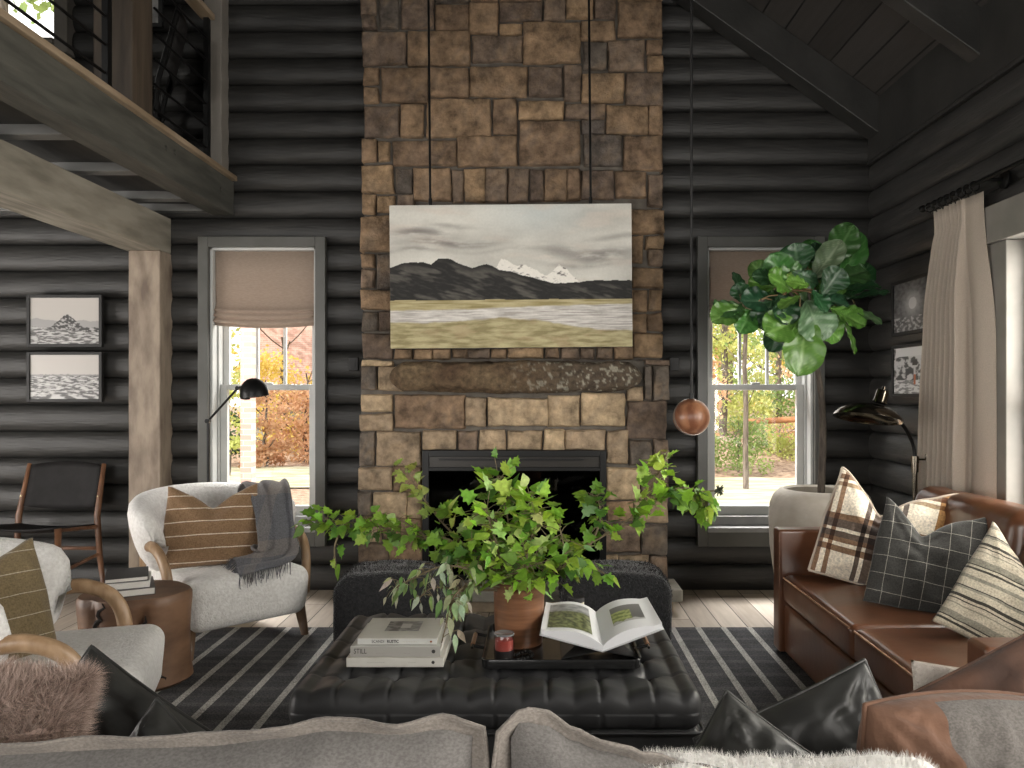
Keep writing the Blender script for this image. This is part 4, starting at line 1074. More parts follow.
# votive
vx2 = P(576, 0, 3.3).x
t = thing('candle_tumbler', 'tall cream tumbler with dark rim standing behind the open book', 'candle holder', (vx2, 3.31, ZT))
m = MB(); m.lathe([(.001, 0), (.033, 0), (.034, .004), (.034, .138), (.03, .14), (.03, .02), (.001, .02)], seg=24); m.build('body', mat('cream_ceramic', (.52, .48, .38), .5, (.6, .56, .46), 20), t, ang=40)
m = MB(); m.lathe([(.0345, .136), (.0355, .145), (.034, .155), (.029, .152), (.001, .145)], seg=24, ); m.build('rim', M_BLACKM, t, ang=40)
# book stand + open book
G0, G1 = P(603, 646, 2.97), P(596, 612, 3.24)
LF, LB = P(541, 629, 3.0), P(546, 602, 3.27)
RF, RB = P(662, 623, 3.0), P(647, 597, 3.27)
t = thing('open_book', 'large open photo book propped over the right end of the tray', 'book')
def page_surf(A0, A1, B0, B1, lift, n=14, off=0.):
    """A = gutter (front/back), B = outer edge"""
    rows = []
    for i in range(n+1):
        s_ = i/n; row = []
        for j in range(9):
            v = j/8; a_ = A0.lerp(A1, v); b__ = B0.lerp(B1, v); p = a_.lerp(b__, s_)
            p = p+Vector((0, -.0, 1))*(lift*sin(pi*min(1, s_*1.15))**.8*(1-s_*.5)+off)
            row.append(p)
        rows.append(row)
    return rows
M_PG = mat('white_page', (.74, .74, .75), .35, (.78, .78, .79), 5)
def picpage(rows, u0, u1, v0, v1, fn, name, n=40):
    R_ = len(rows)-1; C_ = len(rows[0])-1
    def at(u, v):
        a = u*R_; b = v*C_; i = min(int(a), R_-1); j = min(int(b), C_-1); fa, fb_ = a-i, b-j
        return rows[i][j].lerp(rows[i+1][j], fa).lerp(rows[i][j+1].lerp(rows[i+1][j+1], fa), fb_)
    m = MB(); g = []; cols = []
    for i in range(n+1):
        r_ = []
        for j in range(n+1):
            u, v = lerp(u0, u1, i/n), lerp(v0, v1, j/n); r_.append(at(u, v)+Vector((0, -.0004, .0016))); cols.append(fn(i/n, j/n))
        g.append(r_)
    m.quad_grid(g); return m.build(name, M_PRINT, t, colors=cols, ang=0)
for (A0, A1, B0, B1, sd) in ((G0, G1, LF, LB, -1), (G0, G1, RF, RB, 1)):
    top = page_surf(A0, A1, B0, B1, .03, off=.0); bot = page_surf(A0, A1, B0, B1, .0, off=-.018)
    m = MB(); n0 = m.quad_grid(top); n1 = m.quad_grid(bot); R_, C_ = len(top), len(top[0])
    def q(i, j, k): return (n1 if k else n0)+i*C_+j
    for i in range(R_-1):
        m.f.append((q(i, 0, 0), q(i, 0, 1), q(i+1, 0, 1), q(i+1, 0, 0))); m.f.append((q(i, C_-1, 0), q(i+1, C_-1, 0), q(i+1, C_-1, 1), q(i, C_-1, 1)))
    for j in range(C_-1): m.f.append((q(R_-1, j, 0), q(R_-1, j, 1), q(R_-1, j+1, 1), q(R_-1, j+1, 0)))
    m.build('page_block', M_PG, t, ang=40)
    cv = page_surf(A0+Vector((0, -.004, 0)), A1, B0+Vector((sd*.006, -.005, 0)), B1+Vector((sd*.006, .004, 0)), .0, off=-.021)
    m = MB(); m.quad_grid(cv); m.build('cover', mat('pale_cover', (.5, .5, .51), .5), t, solid=.004, ang=0)
    if sd < 0:
        def fl(u, v):
            if v > .68: return mixc((.2, .2, .2), (.4, .4, .4), clamp(.5+fb(u*5, v*9)))
            return mixc((.05, .055, .03), (.24, .26, .12), clamp(.45+fb(u*9, v*14, 5)))
        picpage(top, .16, .9, .1, .9, fl, 'page_picture')
    else:
        def fr_(u, v):
            if v < .12+.1*nz(u*5): return g3(.45)
            if v < .7 and u < .62: return mixc((.16, .2, .05), (.42, .46, .18), clamp(.5+.5*sin(v*30+u*4)+fb(u*9, v*9)))
            return g3(.1+.1*v)
        picpage(top, .22, .78, .25, .78, fr_, 'page_picture')
t = thing('book_stand', 'black folding metal stand under the open book on the tray', 'stand')
m = MB()
g = (G0+G1)/2
for (sx) in (-1, 1):
    a0 = Vector((g.x+sx*.15, 3.0, ZT+.002)); a1 = Vector((g.x+sx*.15, 3.22, ZT+.002)); b0_ = Vector((g.x-sx*.004, 3.0, .515)); b1_ = Vector((g.x-sx*.004, 3.22, .545))
    m.quad_grid([[a0, a1], [b0_, b1_]])
m.build('folded_base', mat('stand_black_metal', (.05, .05, .05), .25, metal=.5), t, solid=.004, sm=False)
for sx, E0, E1 in ((-1, LF, LB), (1, RF, RB)):
    m = MB(); p0 = G0.lerp(G1, .45)+Vector((0, 0, -.030)); p1 = E0.lerp(E1, .45).lerp(p0, .25)+Vector((0, 0, -.03))
    m.tube([Vector((p0.x, p0.y, p0.z)), p1], .004, 6); m.build('arm', M_BLACK, t)

# three big books on the ottoman
M_CREAMC = mat('cream_cover', (.62, .6, .54), .5, (.66, .64, .58), 20); M_PALEG = mat('pale_grey_cover', (.55, .55, .52), .5, (.6, .6, .56), 14); M_SPG = mat('grey_spine', (.40, .385, .35), .5)
bg = 'coffee table books on the ottoman'; SB = -.055
x0_, x1_ = P(349.5, 0, 2.98).x, P(445, 0, 2.98).x
b1 = book('art_book', 'large white book at the bottom of the ottoman stack', x1_-x0_, .31, .034, ((x0_+x1_)/2, 3.14+SB, ZO+.001), radians(0), M_CREAMC, bg)
text('- - - - - - - - -', .012, (-.1, -.1555, .018), (pi/2, 0, 0), M_INKG, b1); text('- - - -', .012, (.05, -.1555, .018), (pi/2, 0, 0), M_INKG, b1)
m = MB(); m.lathe([(.0005, 0), (.006, 0)], (0, 0, 0), 10); 
def dot(parent, x, z, r, d, matl):
    m = MB(); m.lathe([(r, 0), (r, .0006)], seg=12); o = m.build('emblem', matl, parent, ang=0); o.location = (x, -d/2-.0002, z); o.rotation_euler = (pi/2, 0, 0)
dot(b1, .14, .018, .006, .31, M_INK)
x0_, x1_ = P(353.6, 0, 2.99).x, P(442, 0, 2.99).x
b2 = book('art_book', 'grey-spined book lettered STILL in the middle of the ottoman stack', x1_-x0_, .30, .038, ((x0_+x1_)/2, 3.145+SB, ZO+.036), 0, M_PALEG, bg)
m = MB(); m.box(-(x1_-x0_)/2, (x1_-x0_)/2, -.1512, -.1498, .001, .037); m.build('spine', M_SPG, b2, sm=False)
text('STILL', .026, (-(x1_-x0_)/2+.012, -.1516, .02), (pi/2, 0, 0), M_INK, b2, sx=.8)
text('- - - - - -', .009, (-.07, -.1516, .013), (pi/2, 0, 0), M_INKG, b2); text('- - - - -', .009, (.03, -.1516, .013), (pi/2, 0, 0), M_INKG, b2)
dot(b2, .14, .02, .007, .3025, M_INK)
x0_, x1_ = P(360, 0, 3.0).x, P(438.4, 0, 3.0).x; zt_ = ZO+.075
b3 = book('art_book', 'white book with a grey photo cover on top of the ottoman stack', x1_-x0_, .27, .022, ((x0_+x1_)/2, 3.15+SB, zt_), 0, M_CREAMC, bg)
m = MB(); m.box(-(x1_-x0_)/2, (x1_-x0_)/2, -.1362, -.1348, .001, .021); m.build('spine', M_PALEG, b3, sm=False)
text('SCANDI', .0145, (-.095, -.1366, .011), (pi/2, 0, 0), M_INK, b3, sx=.9); text('RUSTIC', .0145, (-.038, -.1366, .011), (pi/2, 0, 0), M_INK, b3, bold=.0005, sx=.9)
text('- - - - - - - - -', .01, (.02, -.1366, .011), (pi/2, 0, 0), mat('tan_ink', (.45, .33, .2), .7), b3)
dot(b3, .125, .011, .004, .2735, mat('rust_ink', (.25, .08, .03), .7))
def cov(u, v):
    if .42 < u < .72 and .3 < v < .75: return g3(.62)
    if u < .42: return g3(.12+.2*smooth(-.1, .3, fb(u*5, v*5)))
    return g3(.3+.25*fb(u*5, v*6, 3))
pc_ = picture('cover_picture', .13, .13, 30, 30, cov, M_PRINT, b3); pc_.location = (0.0, .02, .0228); pc_.rotation_euler = (-pi/2, 0, 0); pc_.rotation_euler = (-pi/2, 0, 0); 


# ================================================================== CUT BRANCHES
M_LEAF = colmat('fresh_leaf', rough=.45, noise_amt=.25, nscale=60, bump=.15, bscale=90, spec=.4, bdist=.002, transl=.38)
M_TWIG = mat('twig_bark', (.12, .085, .05), .8, (.2, .16, .09), 30)
def lobed_leaf(mb, cols, base, d, nrm, size, col, rnd, kind=0):
    """a maple-like leaf as a small bent sheet: outline with lobes, folded on the midrib"""
    d = d.normalized(); s = d.cross(nrm)
    if s.length < 1e-3: s = d.cross(Vector((1, 0, 0)))
    s.normalize(); n = s.cross(d)
    if kind == 0: out = [(0, 0), (.16, .1), (.42, .08), (.30, .30), (.46, .42), (.24, .56), (.26, .74), (.08, .8), (0, 1.05)]
    elif kind == 1: out = [(0, 0), (.1, .1), (.19, .28), (.2, .45), (.15, .65), (.08, .85), (0, 1.1)]
    else: out = [(0, 0), (.2, .04), (.38, .2), (.34, .42), (.2, .66), (.1, .85), (0, 1)]
    b = len(mb.v); fold = rnd.uniform(.1, .35); curl = rnd.uniform(.0, .35)
    def pt(x, y): return base+(d*y+s*x+n*(abs(x)*fold-curl*y*y*.5))*size
    mid = [pt(0, y) for (_, y) in out]
    L = [pt(-x, y) for (x, y) in out]; R_ = [pt(x, y) for (x, y) in out]
    k = len(out)
    for q in (L, mid, R_): mb.v += [tuple(p) for p in q]
    for i in range(k-1):
        mb.f.append((b+i, b+k+i, b+k+i+1, b+i+1)); mb.f.append((b+k+i, b+2*k+i, b+2*k+i+1, b+k+i+1))
    cols += [col]*(3*k)
def rdir(rnd): return Vector((rnd.gauss(0, 1), rnd.gauss(0, 1), rnd.gauss(0, 1))).normalized()
lv = MB(); lc = []; tw_ = MB(); rl = random.Random(11)
Yv = 3.2
def B(px, py, dy=0): return P(px, py, Yv+dy)
# (polyline, n leaves, size, spread, drop, palette)
BR = [
 ([(518,588,0),(512,545,0),(505,505,.02),(497,472,.03)], 44, .10, .09, .2, 'g'),
 ([(520,588,0),(528,550,-.03),(536,520,-.05),(528,492,-.05)], 44, .105, .09, .2, 'b'),
 ([(514,588,-.03),(500,556,-.08),(492,530,-.1),(486,508,-.1)], 34, .10, .09, .3, 'b'),
 ([(516,585,0),(478,556,-.02),(430,540,.0),(385,528,.05),(345,522,.08),(312,524,.1)], 62, .085, .07, .5, 'g'),
 ([(430,540,0),(400,520,.03),(370,512,.05)], 16, .08, .06, .4, 'b'),
 ([(512,586,0),(470,550,.05),(440,520,.08),(418,490,.1),(404,466,.1)], 26, .075, .05, .3, 'y'),
 ([(440,520,.08),(444,512,.1)], 6, .1, .03, -.5, 'b'),
 ([(514,588,-.05),(478,572,-.14),(444,566,-.18),(410,580,-.2),(392,590,-.2)], 34, .075, .06, 1.2, 'p'),
 ([(505,588,-.05),(470,585,-.15),(452,600,-.2),(446,625,-.22),(440,650,-.22)], 42, .075, .06, 1.5, 'p'),
 ([(500,590,-.05),(462,590,-.1),(432,588,-.15),(416,602,-.15)], 14, .07, .05, 1.5, 'p'),
 ([(522,588,0),(556,562,.0),(600,538,.0),(640,512,.02),(672,490,.04),(700,492,.05)], 30, .095, .06, .4, 'g'),
 ([(640,512,.02),(655,480,.03),(664,462,.03)], 22, .10, .06, .3, 'b'),
 ([(655,500,.02),(685,488,.05),(702,498,.05),(708,506,.05)], 22, .105, .05, .9, 'g'),
 ([(590,545,0),(600,522,0),(598,500,.02),(590,494,.02)], 16, .095, .05, .4, 'g'),
 ([(562,560,0),(585,562,-.04),(606,575,-.05)], 8, .10, .04, .6, 'b'),
 ([(525,588,-.05),(555,572,-.1),(566,560,-.1),(560,530,-.06)], 30, .09, .08, .6, 'g'),
 ([(518,588,-.08),(520,574,-.13),(528,562,-.15)], 40, .095, .12, .6, 'b'),
 ([(512,588,-.05),(490,566,-.1),(470,548,-.08),(455,545,-.05)], 46, .09, .10, .6, 'g'),
 ([(345,522,.08),(335,545,.06),(336,568,.05)], 3, .09, .02, .8, 'g'),
 ([(700,492,.05),(712,491,.05),(718,491,.05)], 0, .08, .03, .3, 'g'),
 ([(664,462,.03),(668,450,.03)], 4, .05, .02, .5, 'y'),
]
PAL = {'g': [(.12, .24, .03), (.2, .36, .04), (.28, .46, .05), (.08, .17, .03)], 'b': [(.32, .52, .05), (.5, .66, .22), (.24, .42, .05), (.42, .6, .1), (.16, .3, .04)], 'y': [(.36, .42, .1), (.28, .36, .08)], 'p': [(.40, .46, .26), (.28, .38, .14), (.5, .54, .36), (.16, .26, .08)]}
for (pl, n, size, spread, drop, pal) in BR:
    spread *= 1.12
    pts = bez([B(*q) for q in pl], 20)
    r0 = .0055
    tw_.tube(pts, [lerp(r0, .0018, i/(len(pts)-1)) for i in range(len(pts))], 6)
    n = int(n*1.9)
    for k in range(n):
        t_ = lerp(.18, 1, (k+.5)/n) if len(pl) > 3 else (k+.5)/n
        i = min(int(t_*(len(pts)-1)), len(pts)-2); p = pts[i].lerp(pts[i+1], t_*(len(pts)-1)-i)
        off = rdir(rl)*rl.uniform(.2, 1)*spread; off.z *= .8
        q = p+off
        ti = (pts[min(i+1, len(pts)-1)]-pts[i]).normalized()
        d = (off.normalized()*.9+ti*.5+Vector((0, 0, -drop))+rdir(rl)*.35).normalized()
        nr = (Vector((0, -.5, 1))+rdir(rl)*.7).normalized()
        kind = 1 if (pal == 'p' or rl.random() < .15) else (2 if rl.random() < .3 else 0)
        sz = size*rl.uniform(.4, .88)
        if q.y < vy+.12 and abs(q.x-vx) < .13 and q.z-sz*max(0, -d.z) < ZT+.21 and pal != 'p': continue
        if q.z+min(0, d.z)*sz < ZO+.03 and q.y < 3.72: continue
        if q.x < -.32 and 2.9 < q.y+d.y*sz < 3.32 and q.z+min(0, d.z)*sz < .61: continue
        tw_.tube([p, p.lerp(q, .5)+Vector((0, 0, .005)), q], .0014, 4, cap=False)
        col = rl.choice(PAL[pal]); col = tuple(c*rl.uniform(.85, 1.15) for c in col)
        lobed_leaf(lv, lc, q, d, nr, sz, col, rl, kind)
# stems inside the vase
for k in range(7):
    a = k*.9; tw_.tube([(vx+.04*cos(a), vy+.04*sin(a), ZT+.04), (vx+.055*cos(a+.5), vy+.05*sin(a+.5), ZT+.26), (P(517, 588, 3.2).x, 3.2, P(0, 575, 3.2).z)], .004, 6)
br = thing('cut_branches', 'spreading bright green leafy branches standing in the wooden vase', 'plant', (0, 0, 0))
tw_.build('twigs', M_TWIG, br, ang=0)
o = lv.build('leaves', M_LEAF, br, ang=0, colors=lc); o['kind'] = 'stuff'
# seed head at the right tip
m = MB(); rr_ = random.Random(8); c_ = P(719, 490, 3.25)
for k in range(26):
    d = rdir(rr_); m.tube([c_+d*.004, c_+d*.02+Vector((0, 0, rr_.uniform(-.012, .012)))], [.005, .002], 5)
m.build('seed_head', mat('dark_seed', (.03, .035, .018), .8), br)

# ================================================================== POUFS
M_FURB = mat('black_boucle', (.008, .008, .009), .95, (.026, .026, .028), 70, bump=1, bscale=90, bdist=.012, sheen=.35)
def pouf(label, xc, y0, y1, w, h):
    t = thing('boucle_stool', label, 'stool', (xc, (y0+y1)/2, 0), 0, 'black boucle stools before the hearth')
    a = w/2; d = (y1-y0)/2
    # inverted-U slab: outline in x/z, extruded along y, with rounded long edges
    def outline(off):
        L = []; r = .13-off; xo = a-off; zo = h-off
        L.append((-xo, .0)); 
        for i in range(6): L.append((-xo, .0+(zo-r)*(i+1)/7))
        for i in range(9): an = pi-pi/2*i/8; L.append((-xo+r+r*cos(an), zo-r+r*sin(an)))
        for i in range(1, 9): L.append((lerp(-xo+r, xo-r, i/9), zo+.012*sin(pi*i/9)))
        for i in range(9): an = pi/2-pi/2*i/8; L.append((xo-r+r*cos(an), zo-r+r*sin(an)))
        for i in range(7): L.append((xo, (zo-r)*(6-i)/7))
        return L
    m = MB(); rows = []
    for (y, off) in ((-d+.001, .10), (-d, .05), (-d+.006, .02), (-d+.02, .006), (-d+.04, 0), (0, -.004), (d-.04, 0), (d-.02, .006), (d-.006, .02), (d, .05), (d-.001, .10)):
        rows.append([(x+.004*nz(x*15, y*15, z*15), y+.003*nz(x*18, z*18), max(0.014, z+.004*nz(x*16, y*16))) for x, z in outline(off)])
    b = m.quad_grid(rows); L = len(rows[0])
    m.f.append(tuple(b+i for i in range(L))); m.f.append(tuple(b+(len(rows)-1)*L+L-1-i for i in range(L)))
    m.build('cushion', M_FURB, t, ang=50)
    # curly pile
    f = MB(); rr = random.Random(int(abs(xc*100))); tri = []
    for k in range(5200):
        i = rr.randrange(len(rows)-1) if rr.random() < .3 else 4+rr.randrange(2); j = rr.randrange(6, L-7)
        p = Vector(rows[i][j]).lerp(Vector(rows[i+1][j]), rr.random()).lerp(Vector(rows[i][j+1]).lerp(Vector(rows[i+1][j+1]), rr.random()), rr.random())
        n = Vector((p.x/a*.8, (p.y/d)*.3, 1)).normalized(); e = rdir(rr)
        q = p+(n+e*.8)*rr.uniform(.006, .014); s_ = rdir(rr)*.0018
        b_ = len(f.v); f.v += [tuple(p-s_), tuple(p+s_), tuple(q)]; f.f.append((b_, b_+1, b_+2))
    o = f.build('pile', M_FURB, t, ang=0); o['kind'] = 'stuff'
pouf('black boucle stool before the hearth on the open book side', P(617, 0, 4.68).x, 4.66, 5.08, .65, .415)
pouf('black boucle stool before the hearth on the stacked books side', P(387, 0, 4.68).x, 4.66, 5.08, .64, .415)

# ================================================================== LEATHER SOFA
M_SOFA = mat('brown_leather', (.06, .0225, .0105), .31, (.165, .066, .031), 3.2, (1, 1, 1), bump=.22, bscale=26, bdist=.004, rvar=.07, spec=.6, contrast=(.3, .7), coat=.2)
M_SOFAW = mat('pale_leather_edge', (.3, .15, .08), .4, (.42, .26, .17), 20)  # paler leather tone for the arm and cushion piping
sf = thing('leather_sofa', 'brown leather sofa along the curtained wall with two seat cushions', 'sofa', (1.9, 3.5, 0))
def S(x0, x1, y0, y1, z0, z1, name, r=.03, fn=None, nn=(6, 6, 4), matl=None):
    m = MB(); m.rbox(x0-1.9, x1-1.9, y0-3.5, y1-3.5, z0, z1, r, nn=nn, arc=4, fn=fn); return m.build(name, matl or M_SOFA, sf, ang=0)
X0 = 1.365
S(X0+.01, 2.28, 2.46, 4.5, .03, .30, 'base', .02)
def cf(yc_):
    def f(w):
        x, y, z = w; u = (x+1.9-1.85)/.5; v = (y+3.5-yc_)/.5
        if z > .38: z += .022*max(0, 1-u*u)*max(0, 1-v*v)+.006*nz(x*5, y*5, yc_)+.004*nz(x*14, y*9, yc_)*(1-max(abs(u), abs(v))**2)
        x += .006*nz(y*6, z*6, yc_)*(1 if u < -.8 else 0)
        return (x, y, z)
    return f
S(X0-.005, 2.2, 3.475, 4.46, .31, .465, 'seat_cushion', .035, cf(3.97), (18, 22, 4)); S(X0-.005, 2.2, 2.53, 3.465, .31, .465, 'seat_cushion', .035, cf(3.02), (18, 22, 4))
for (ya, yb) in ((4.46, 4.58), (2.40, 2.52)):
    S(X0-.02, 2.28, ya, yb, .03, .715, 'arm', .018, None, (8, 3, 6))
    q = [(X0-.02, z) for z in [.04+.66*i/8 for i in range(9)]]
    m = MB()
    for yy in (ya+.012, yb-.012): m.tube([(X0-.014-1.9, yy-3.5, .05), (X0-.014-1.9, yy-3.5, .69), (X0+.01-1.9, yy-3.5, .708), (2.22-1.9, yy-3.5, .71)], .005, 6)
    m.build('arm_piping', M_SOFAW, sf, ang=0)
def bf(w):
    x, y, z = w; t = smooth(.45, .95, z)
    x += .12*t-.02; z += .012*nz(y*2.5, 3)+.006*nz(y*11, x*7); x += .012*nz(y*4, z*5, 7)+.006*nz(y*13, z*9)
    return (x, y, z)
def back(y0, y1):
    m = MB(); m.rbox(1.98-1.9, 2.2-1.9, y0-3.5, y1-3.5, .42, .965, .085, nn=(3, 24, 10), arc=5, fn=lambda w: (lambda q: (q[0]-1.9, q[1]-3.5, q[2]))(bf((w.x+1.9, w.y+3.5, w.z)))); return m.build('back_cushion', M_SOFA, sf, ang=0)
back(3.475, 4.47); back(2.57, 3.465)
S(2.2, 2.285, 2.40, 4.58, .03, .90, 'back_frame', .03)
m = MB()
for yc_ in ((3.48, 4.455), (2.575, 3.46)): m.tube([(X0-.004-1.9, yc_[0]-3.5+.02, .452), (X0-.004-1.9, yc_[1]-3.5-.02, .452)], .0045, 6)
m.build('cushion_piping', M_SOFAW, sf, ang=0)
for (x, y) in ((X0+.06, 2.56), (X0+.06, 4.45), (2.2, 2.56), (2.2, 4.45)):
    m = MB(); m.box(x-1.9-.03, x-1.9+.03, y-3.5-.03, y-3.5+.03, .014, .04); m.build('foot', M_BLACKM, sf, sm=False)
# sofa pillows
pg = 'pillows on the leather sofa'
pillow('sofa_pillow', 'brown and cream plaid wool pillow at the far end of the leather sofa', .64, .56, .2, P(885, 537, 4.18), basis((-.42, -1, .32), roll=radians(13)), M_PLAID, pg, pip=mat('cream_piping', (.5, .42, .34), .9), pipr=.008, chop=.2, cen=-.15, seed=1, edge=.03, n=36, wr=.009)
pillow('sofa_pillow', 'charcoal pillow with a thin pale windowpane grid, middle of the leather sofa', .52, .50, .17, P(931, 562, 3.74), basis((-.35, -1, .35), roll=radians(10)), M_WPANE, pg, chop=.15, cen=-.2, seed=5, edge=.035, n=36, wr=.008)
pillow('sofa_pillow', 'cream pillow with black stripes, nearest one on the leather sofa', .56, .46, .19, P(1028, 609, 3.22), basis((-.35, -1, .42), roll=radians(27)), M_CSTRIPE, pg, chop=.24, cen=.12, seed=12, edge=.05, n=36, wr=.009)

# ================================================================== LAMPS
# left task lamp
Yl = 5.42
t = thing('floor_lamp', 'black floor lamp with a domed shade before the window behind the armchair', 'floor lamp', (P(208, 0, Yl).x, Yl, 0))
L0 = Vector((P(208, 0, Yl).x, Yl, 0))
m = MB(); m.lathe([(.001, 0), (.13, 0), (.13, .012), (.12, .02), (.02, .025), (.012, .04)], seg=32); m.build('base', M_BLACK, t, ang=40)
j = P(208, 421, Yl)-L0; m = MB(); m.tube([(0, 0, .02), (0, 0, j.z)], .0095, 10); m.build('pole', M_BLACK, t)
k2 = P(238, 388, Yl)-L0; m = MB(); m.tube([j, k2], .008, 10); m.build('arm', M_BLACK, t)
m = MB(); m.lathe([(.001, -.018), (.016, -.018), (.016, .018), (.001, .018)], j, 14, Matrix.Rotation(pi/2, 3, 'X').to_4x4()); m.lathe([(.001, -.018), (.014, -.018), (.014, .018), (.001, .018)], k2, 14, Matrix.Rotation(pi/2, 3, 'X').to_4x4()); m.build('joint', M_BLACK, t, ang=40)
sc_ = P(254, 392, Yl)-L0; Mr = Matrix.Rotation(radians(-8), 3, 'Y').to_4x4()
m = MB(); m.tube([k2, k2.lerp(sc_, .6)+Vector((0, 0, .03))], .009, 8)
m.lathe([(.004, .095), (.035, .09), (.065, .068), (.085, .035), (.093, -.005), (.094, -.035), (.091, -.035), (.088, 0), (.06, .06), (.004, .088)], sc_+Vector((0, 0, .0)), 30, Mr); m.build('lamp_shade', M_BLACK, t, ang=50)
m = MB(); m.lathe([(.001, -.02), (.028, -.02), (.03, -.04), (.026, -.056), (.001, -.06)], sc_-Vector((.055, 0, -.005)), 16); m.build('bulb_collar', M_BLACK, t, ang=50)
# right gooseneck lamp
Yr = 4.78
M_NICK = mat('polished_bronze', (.17, .15, .12), .16, metal=1)
L0 = Vector((P(915, 0, Yr).x, Yr, 0))
t = thing('floor_lamp', 'polished dark metal gooseneck floor lamp behind the leather sofa', 'floor lamp', L0)
m = MB(); m.lathe([(.001, 0), (.12, 0), (.12, .015), (.1, .03), (.02, .035)], seg=32); m.build('base', M_NICK, t, ang=40)
q = P(915, 462, Yr)-L0; m = MB(); m.tube([(0, 0, .03), q], .014, 12); m.tube([q-Vector((0, 0, .06)), q+Vector((0, 0, .0))], .02, 12); m.build('pole', M_NICK, t, ang=50)
m = MB(); m.tube([q+Vector((0, 0, -.005)), q+Vector((0, 0, .035))], .023, 12); m.tube([q+Vector((-.02, -.0, .015)), q+Vector((.06, -.0, .015)), q+Vector((.068, 0, .045))], .006, 8); m.build('height_clamp', M_NICK, t, ang=50)
nk = bez([P(915, 460, Yr)-L0, P(913, 445, Yr)-L0, P(906, 430, Yr-.02)-L0, P(896, 418, Yr-.06)-L0, P(884, 411, Yr-.1)-L0], 24)
m = MB(); m.tube(nk, .0115, 10); m.build('gooseneck', M_BLACK, t, ang=0)
sc_ = P(868, 416, Yr-.1)-L0; Mr = (Matrix.Rotation(radians(10), 3, 'Y') @ Matrix.Rotation(radians(-8), 3, 'X')).to_4x4()
m = MB(); prof = [(.03, .07), (.07, .066), (.12, .052), (.16, .03), (.19, -.002), (.196, -.018), (.191, -.018), (.183, -.002), (.15, .026), (.1, .045), (.03, .06)]
m.lathe(prof, sc_, 40, Mr); m.build('lamp_shade', M_NICK, t, ang=40)
m = MB(); m.lathe([(.001, .165), (.01, .163), (.012, .145), (.032, .14), (.036, .13), (.038, .075), (.045, .065), (.03, .06)], sc_+Vector((.05, 0, .015)), 24, (Matrix.Rotation(radians(16), 3, 'Y')).to_4x4()); m.build('shade_cap', M_NICK, t, ang=40)

# ================================================================== HANGING BALL
Yp = 5.3
c_ = P(691.5, 417, Yp)
t = thing('hanging_ball', 'brown wooden ball with a pale rim hanging on a long black cord', 'ornament', c_)
R_ = 19*Yp/800
M_BALL = mat('ball_wood', (.16, .06, .03), .35, (.36, .17, .09), 5, (2, 2, 1), bump=.25, bscale=7, contrast=(.4, .6))
m = MB(); m.lathe([(max(.0005, R_*.96*sin(pi*i/24)), -R_*.96*cos(pi*i/24)) for i in range(25)], seg=40); m.build('ball', M_BALL, t, ang=0)
m = MB(); Mx = (Matrix.Rotation(radians(78), 3, 'X') @ Matrix.Rotation(radians(12), 3, 'Y')).to_4x4()
m.lathe([(R_*.965, -.007), (R_*.99, -.008), (R_*.99, .008), (R_*.965, .007)], seg=48, M=Mx); m.build('rim_band', mat('rim_steel', (.5, .48, .45), .3, metal=.9), t, ang=30)
top = roofz(c_.x)-c_.z
m = MB(); m.tube([(0, 0, R_*.9), (0, 0, top)], .009, 8); m.tube([(0, 0, R_*.9), (0, 0, R_*1.25)], .016, 8); m.build('cord', M_BLACKM, t)

# ================================================================== CURTAIN + ROD
M_CURT = mat('curtain_linen', (.50, .43, .35), .85, (.58, .50, .42), 220, (1, 1, 1), bump=.25, bscale=260, bdist=.002, transl=.3, detail=3)
t = thing('curtain_rod', 'black curtain rod over the window on the leather sofa wall', 'curtain rod')
m = MB(); rz_ = 2.60; rx_ = 2.345
m.tube([(rx_, 2.3, rz_), (rx_, 4.86, rz_)], .0115, 10); m.lathe([(.001, -.03), (.016, -.02), (.022, 0), (.016, .02), (.001, .03)], (rx_, 4.88, rz_), 14, Matrix.Rotation(pi/2, 3, 'X').to_4x4()); m.build('rod', M_BLACK, t, ang=50)
for yb_ in (4.2, 2.4):
    m = MB(); m.tube([(rx_, yb_, rz_), (XR-.01, yb_, rz_)], .01, 8); m.lathe([(.05, 0), (.05, .012), (.03, .02)], (XR-.015, yb_, rz_), 20, Matrix.Rotation(-pi/2, 3, 'Y').to_4x4()); m.build('bracket', M_BLACK, t, ang=40)
t = thing('curtain', 'pleated beige linen curtain hanging to the floor beside the framed photos', 'curtain')
m = MB(); rows = []; nf_ = 8; zt_, zb_ = 2.555, .02; NU = 170
for jz in range(41):
    v = jz/40; z = lerp(zt_, zb_, v); row = []
    ya = lerp(4.78, 4.91, smooth(0, .8, v)); yb_ = lerp(4.27, 4.20, smooth(0, .35, v))
    amp = lerp(.020, .07, smooth(0.02, .25, v))*(1-.55*exp(-((v-.045)/.02)**2))
    for i in range(NU+1):
        u = i/NU
        # the leading (near) fifth hangs as one wide panel
        if u < .8: ph_ = u/.8*2*pi*nf_; w_ = sin(ph_+.5*sin(v*3))*amp; yy = lerp(ya, lerp(ya, yb_, .68), u/.8)
        else:
            s_ = (u-.8)/.2; w_ = sin(.5*sin(v*3))*amp*(1-s_)+(-.045*sin(pi*s_*1.0)+.03*s_)*smooth(0, .3, v)+.01*s_; yy = lerp(lerp(ya, yb_, .68), yb_, s_)
        xx = 2.368+w_+.006*nz(u*12, v*4)
        row.append((max(2.296, min(xx, 2.44)), yy+.006*nz(u*9, v*5, 3), z))
    rows.append(row)
m.quad_grid(rows); m.build('fabric', M_CURT, t, solid=.003, ang=0)
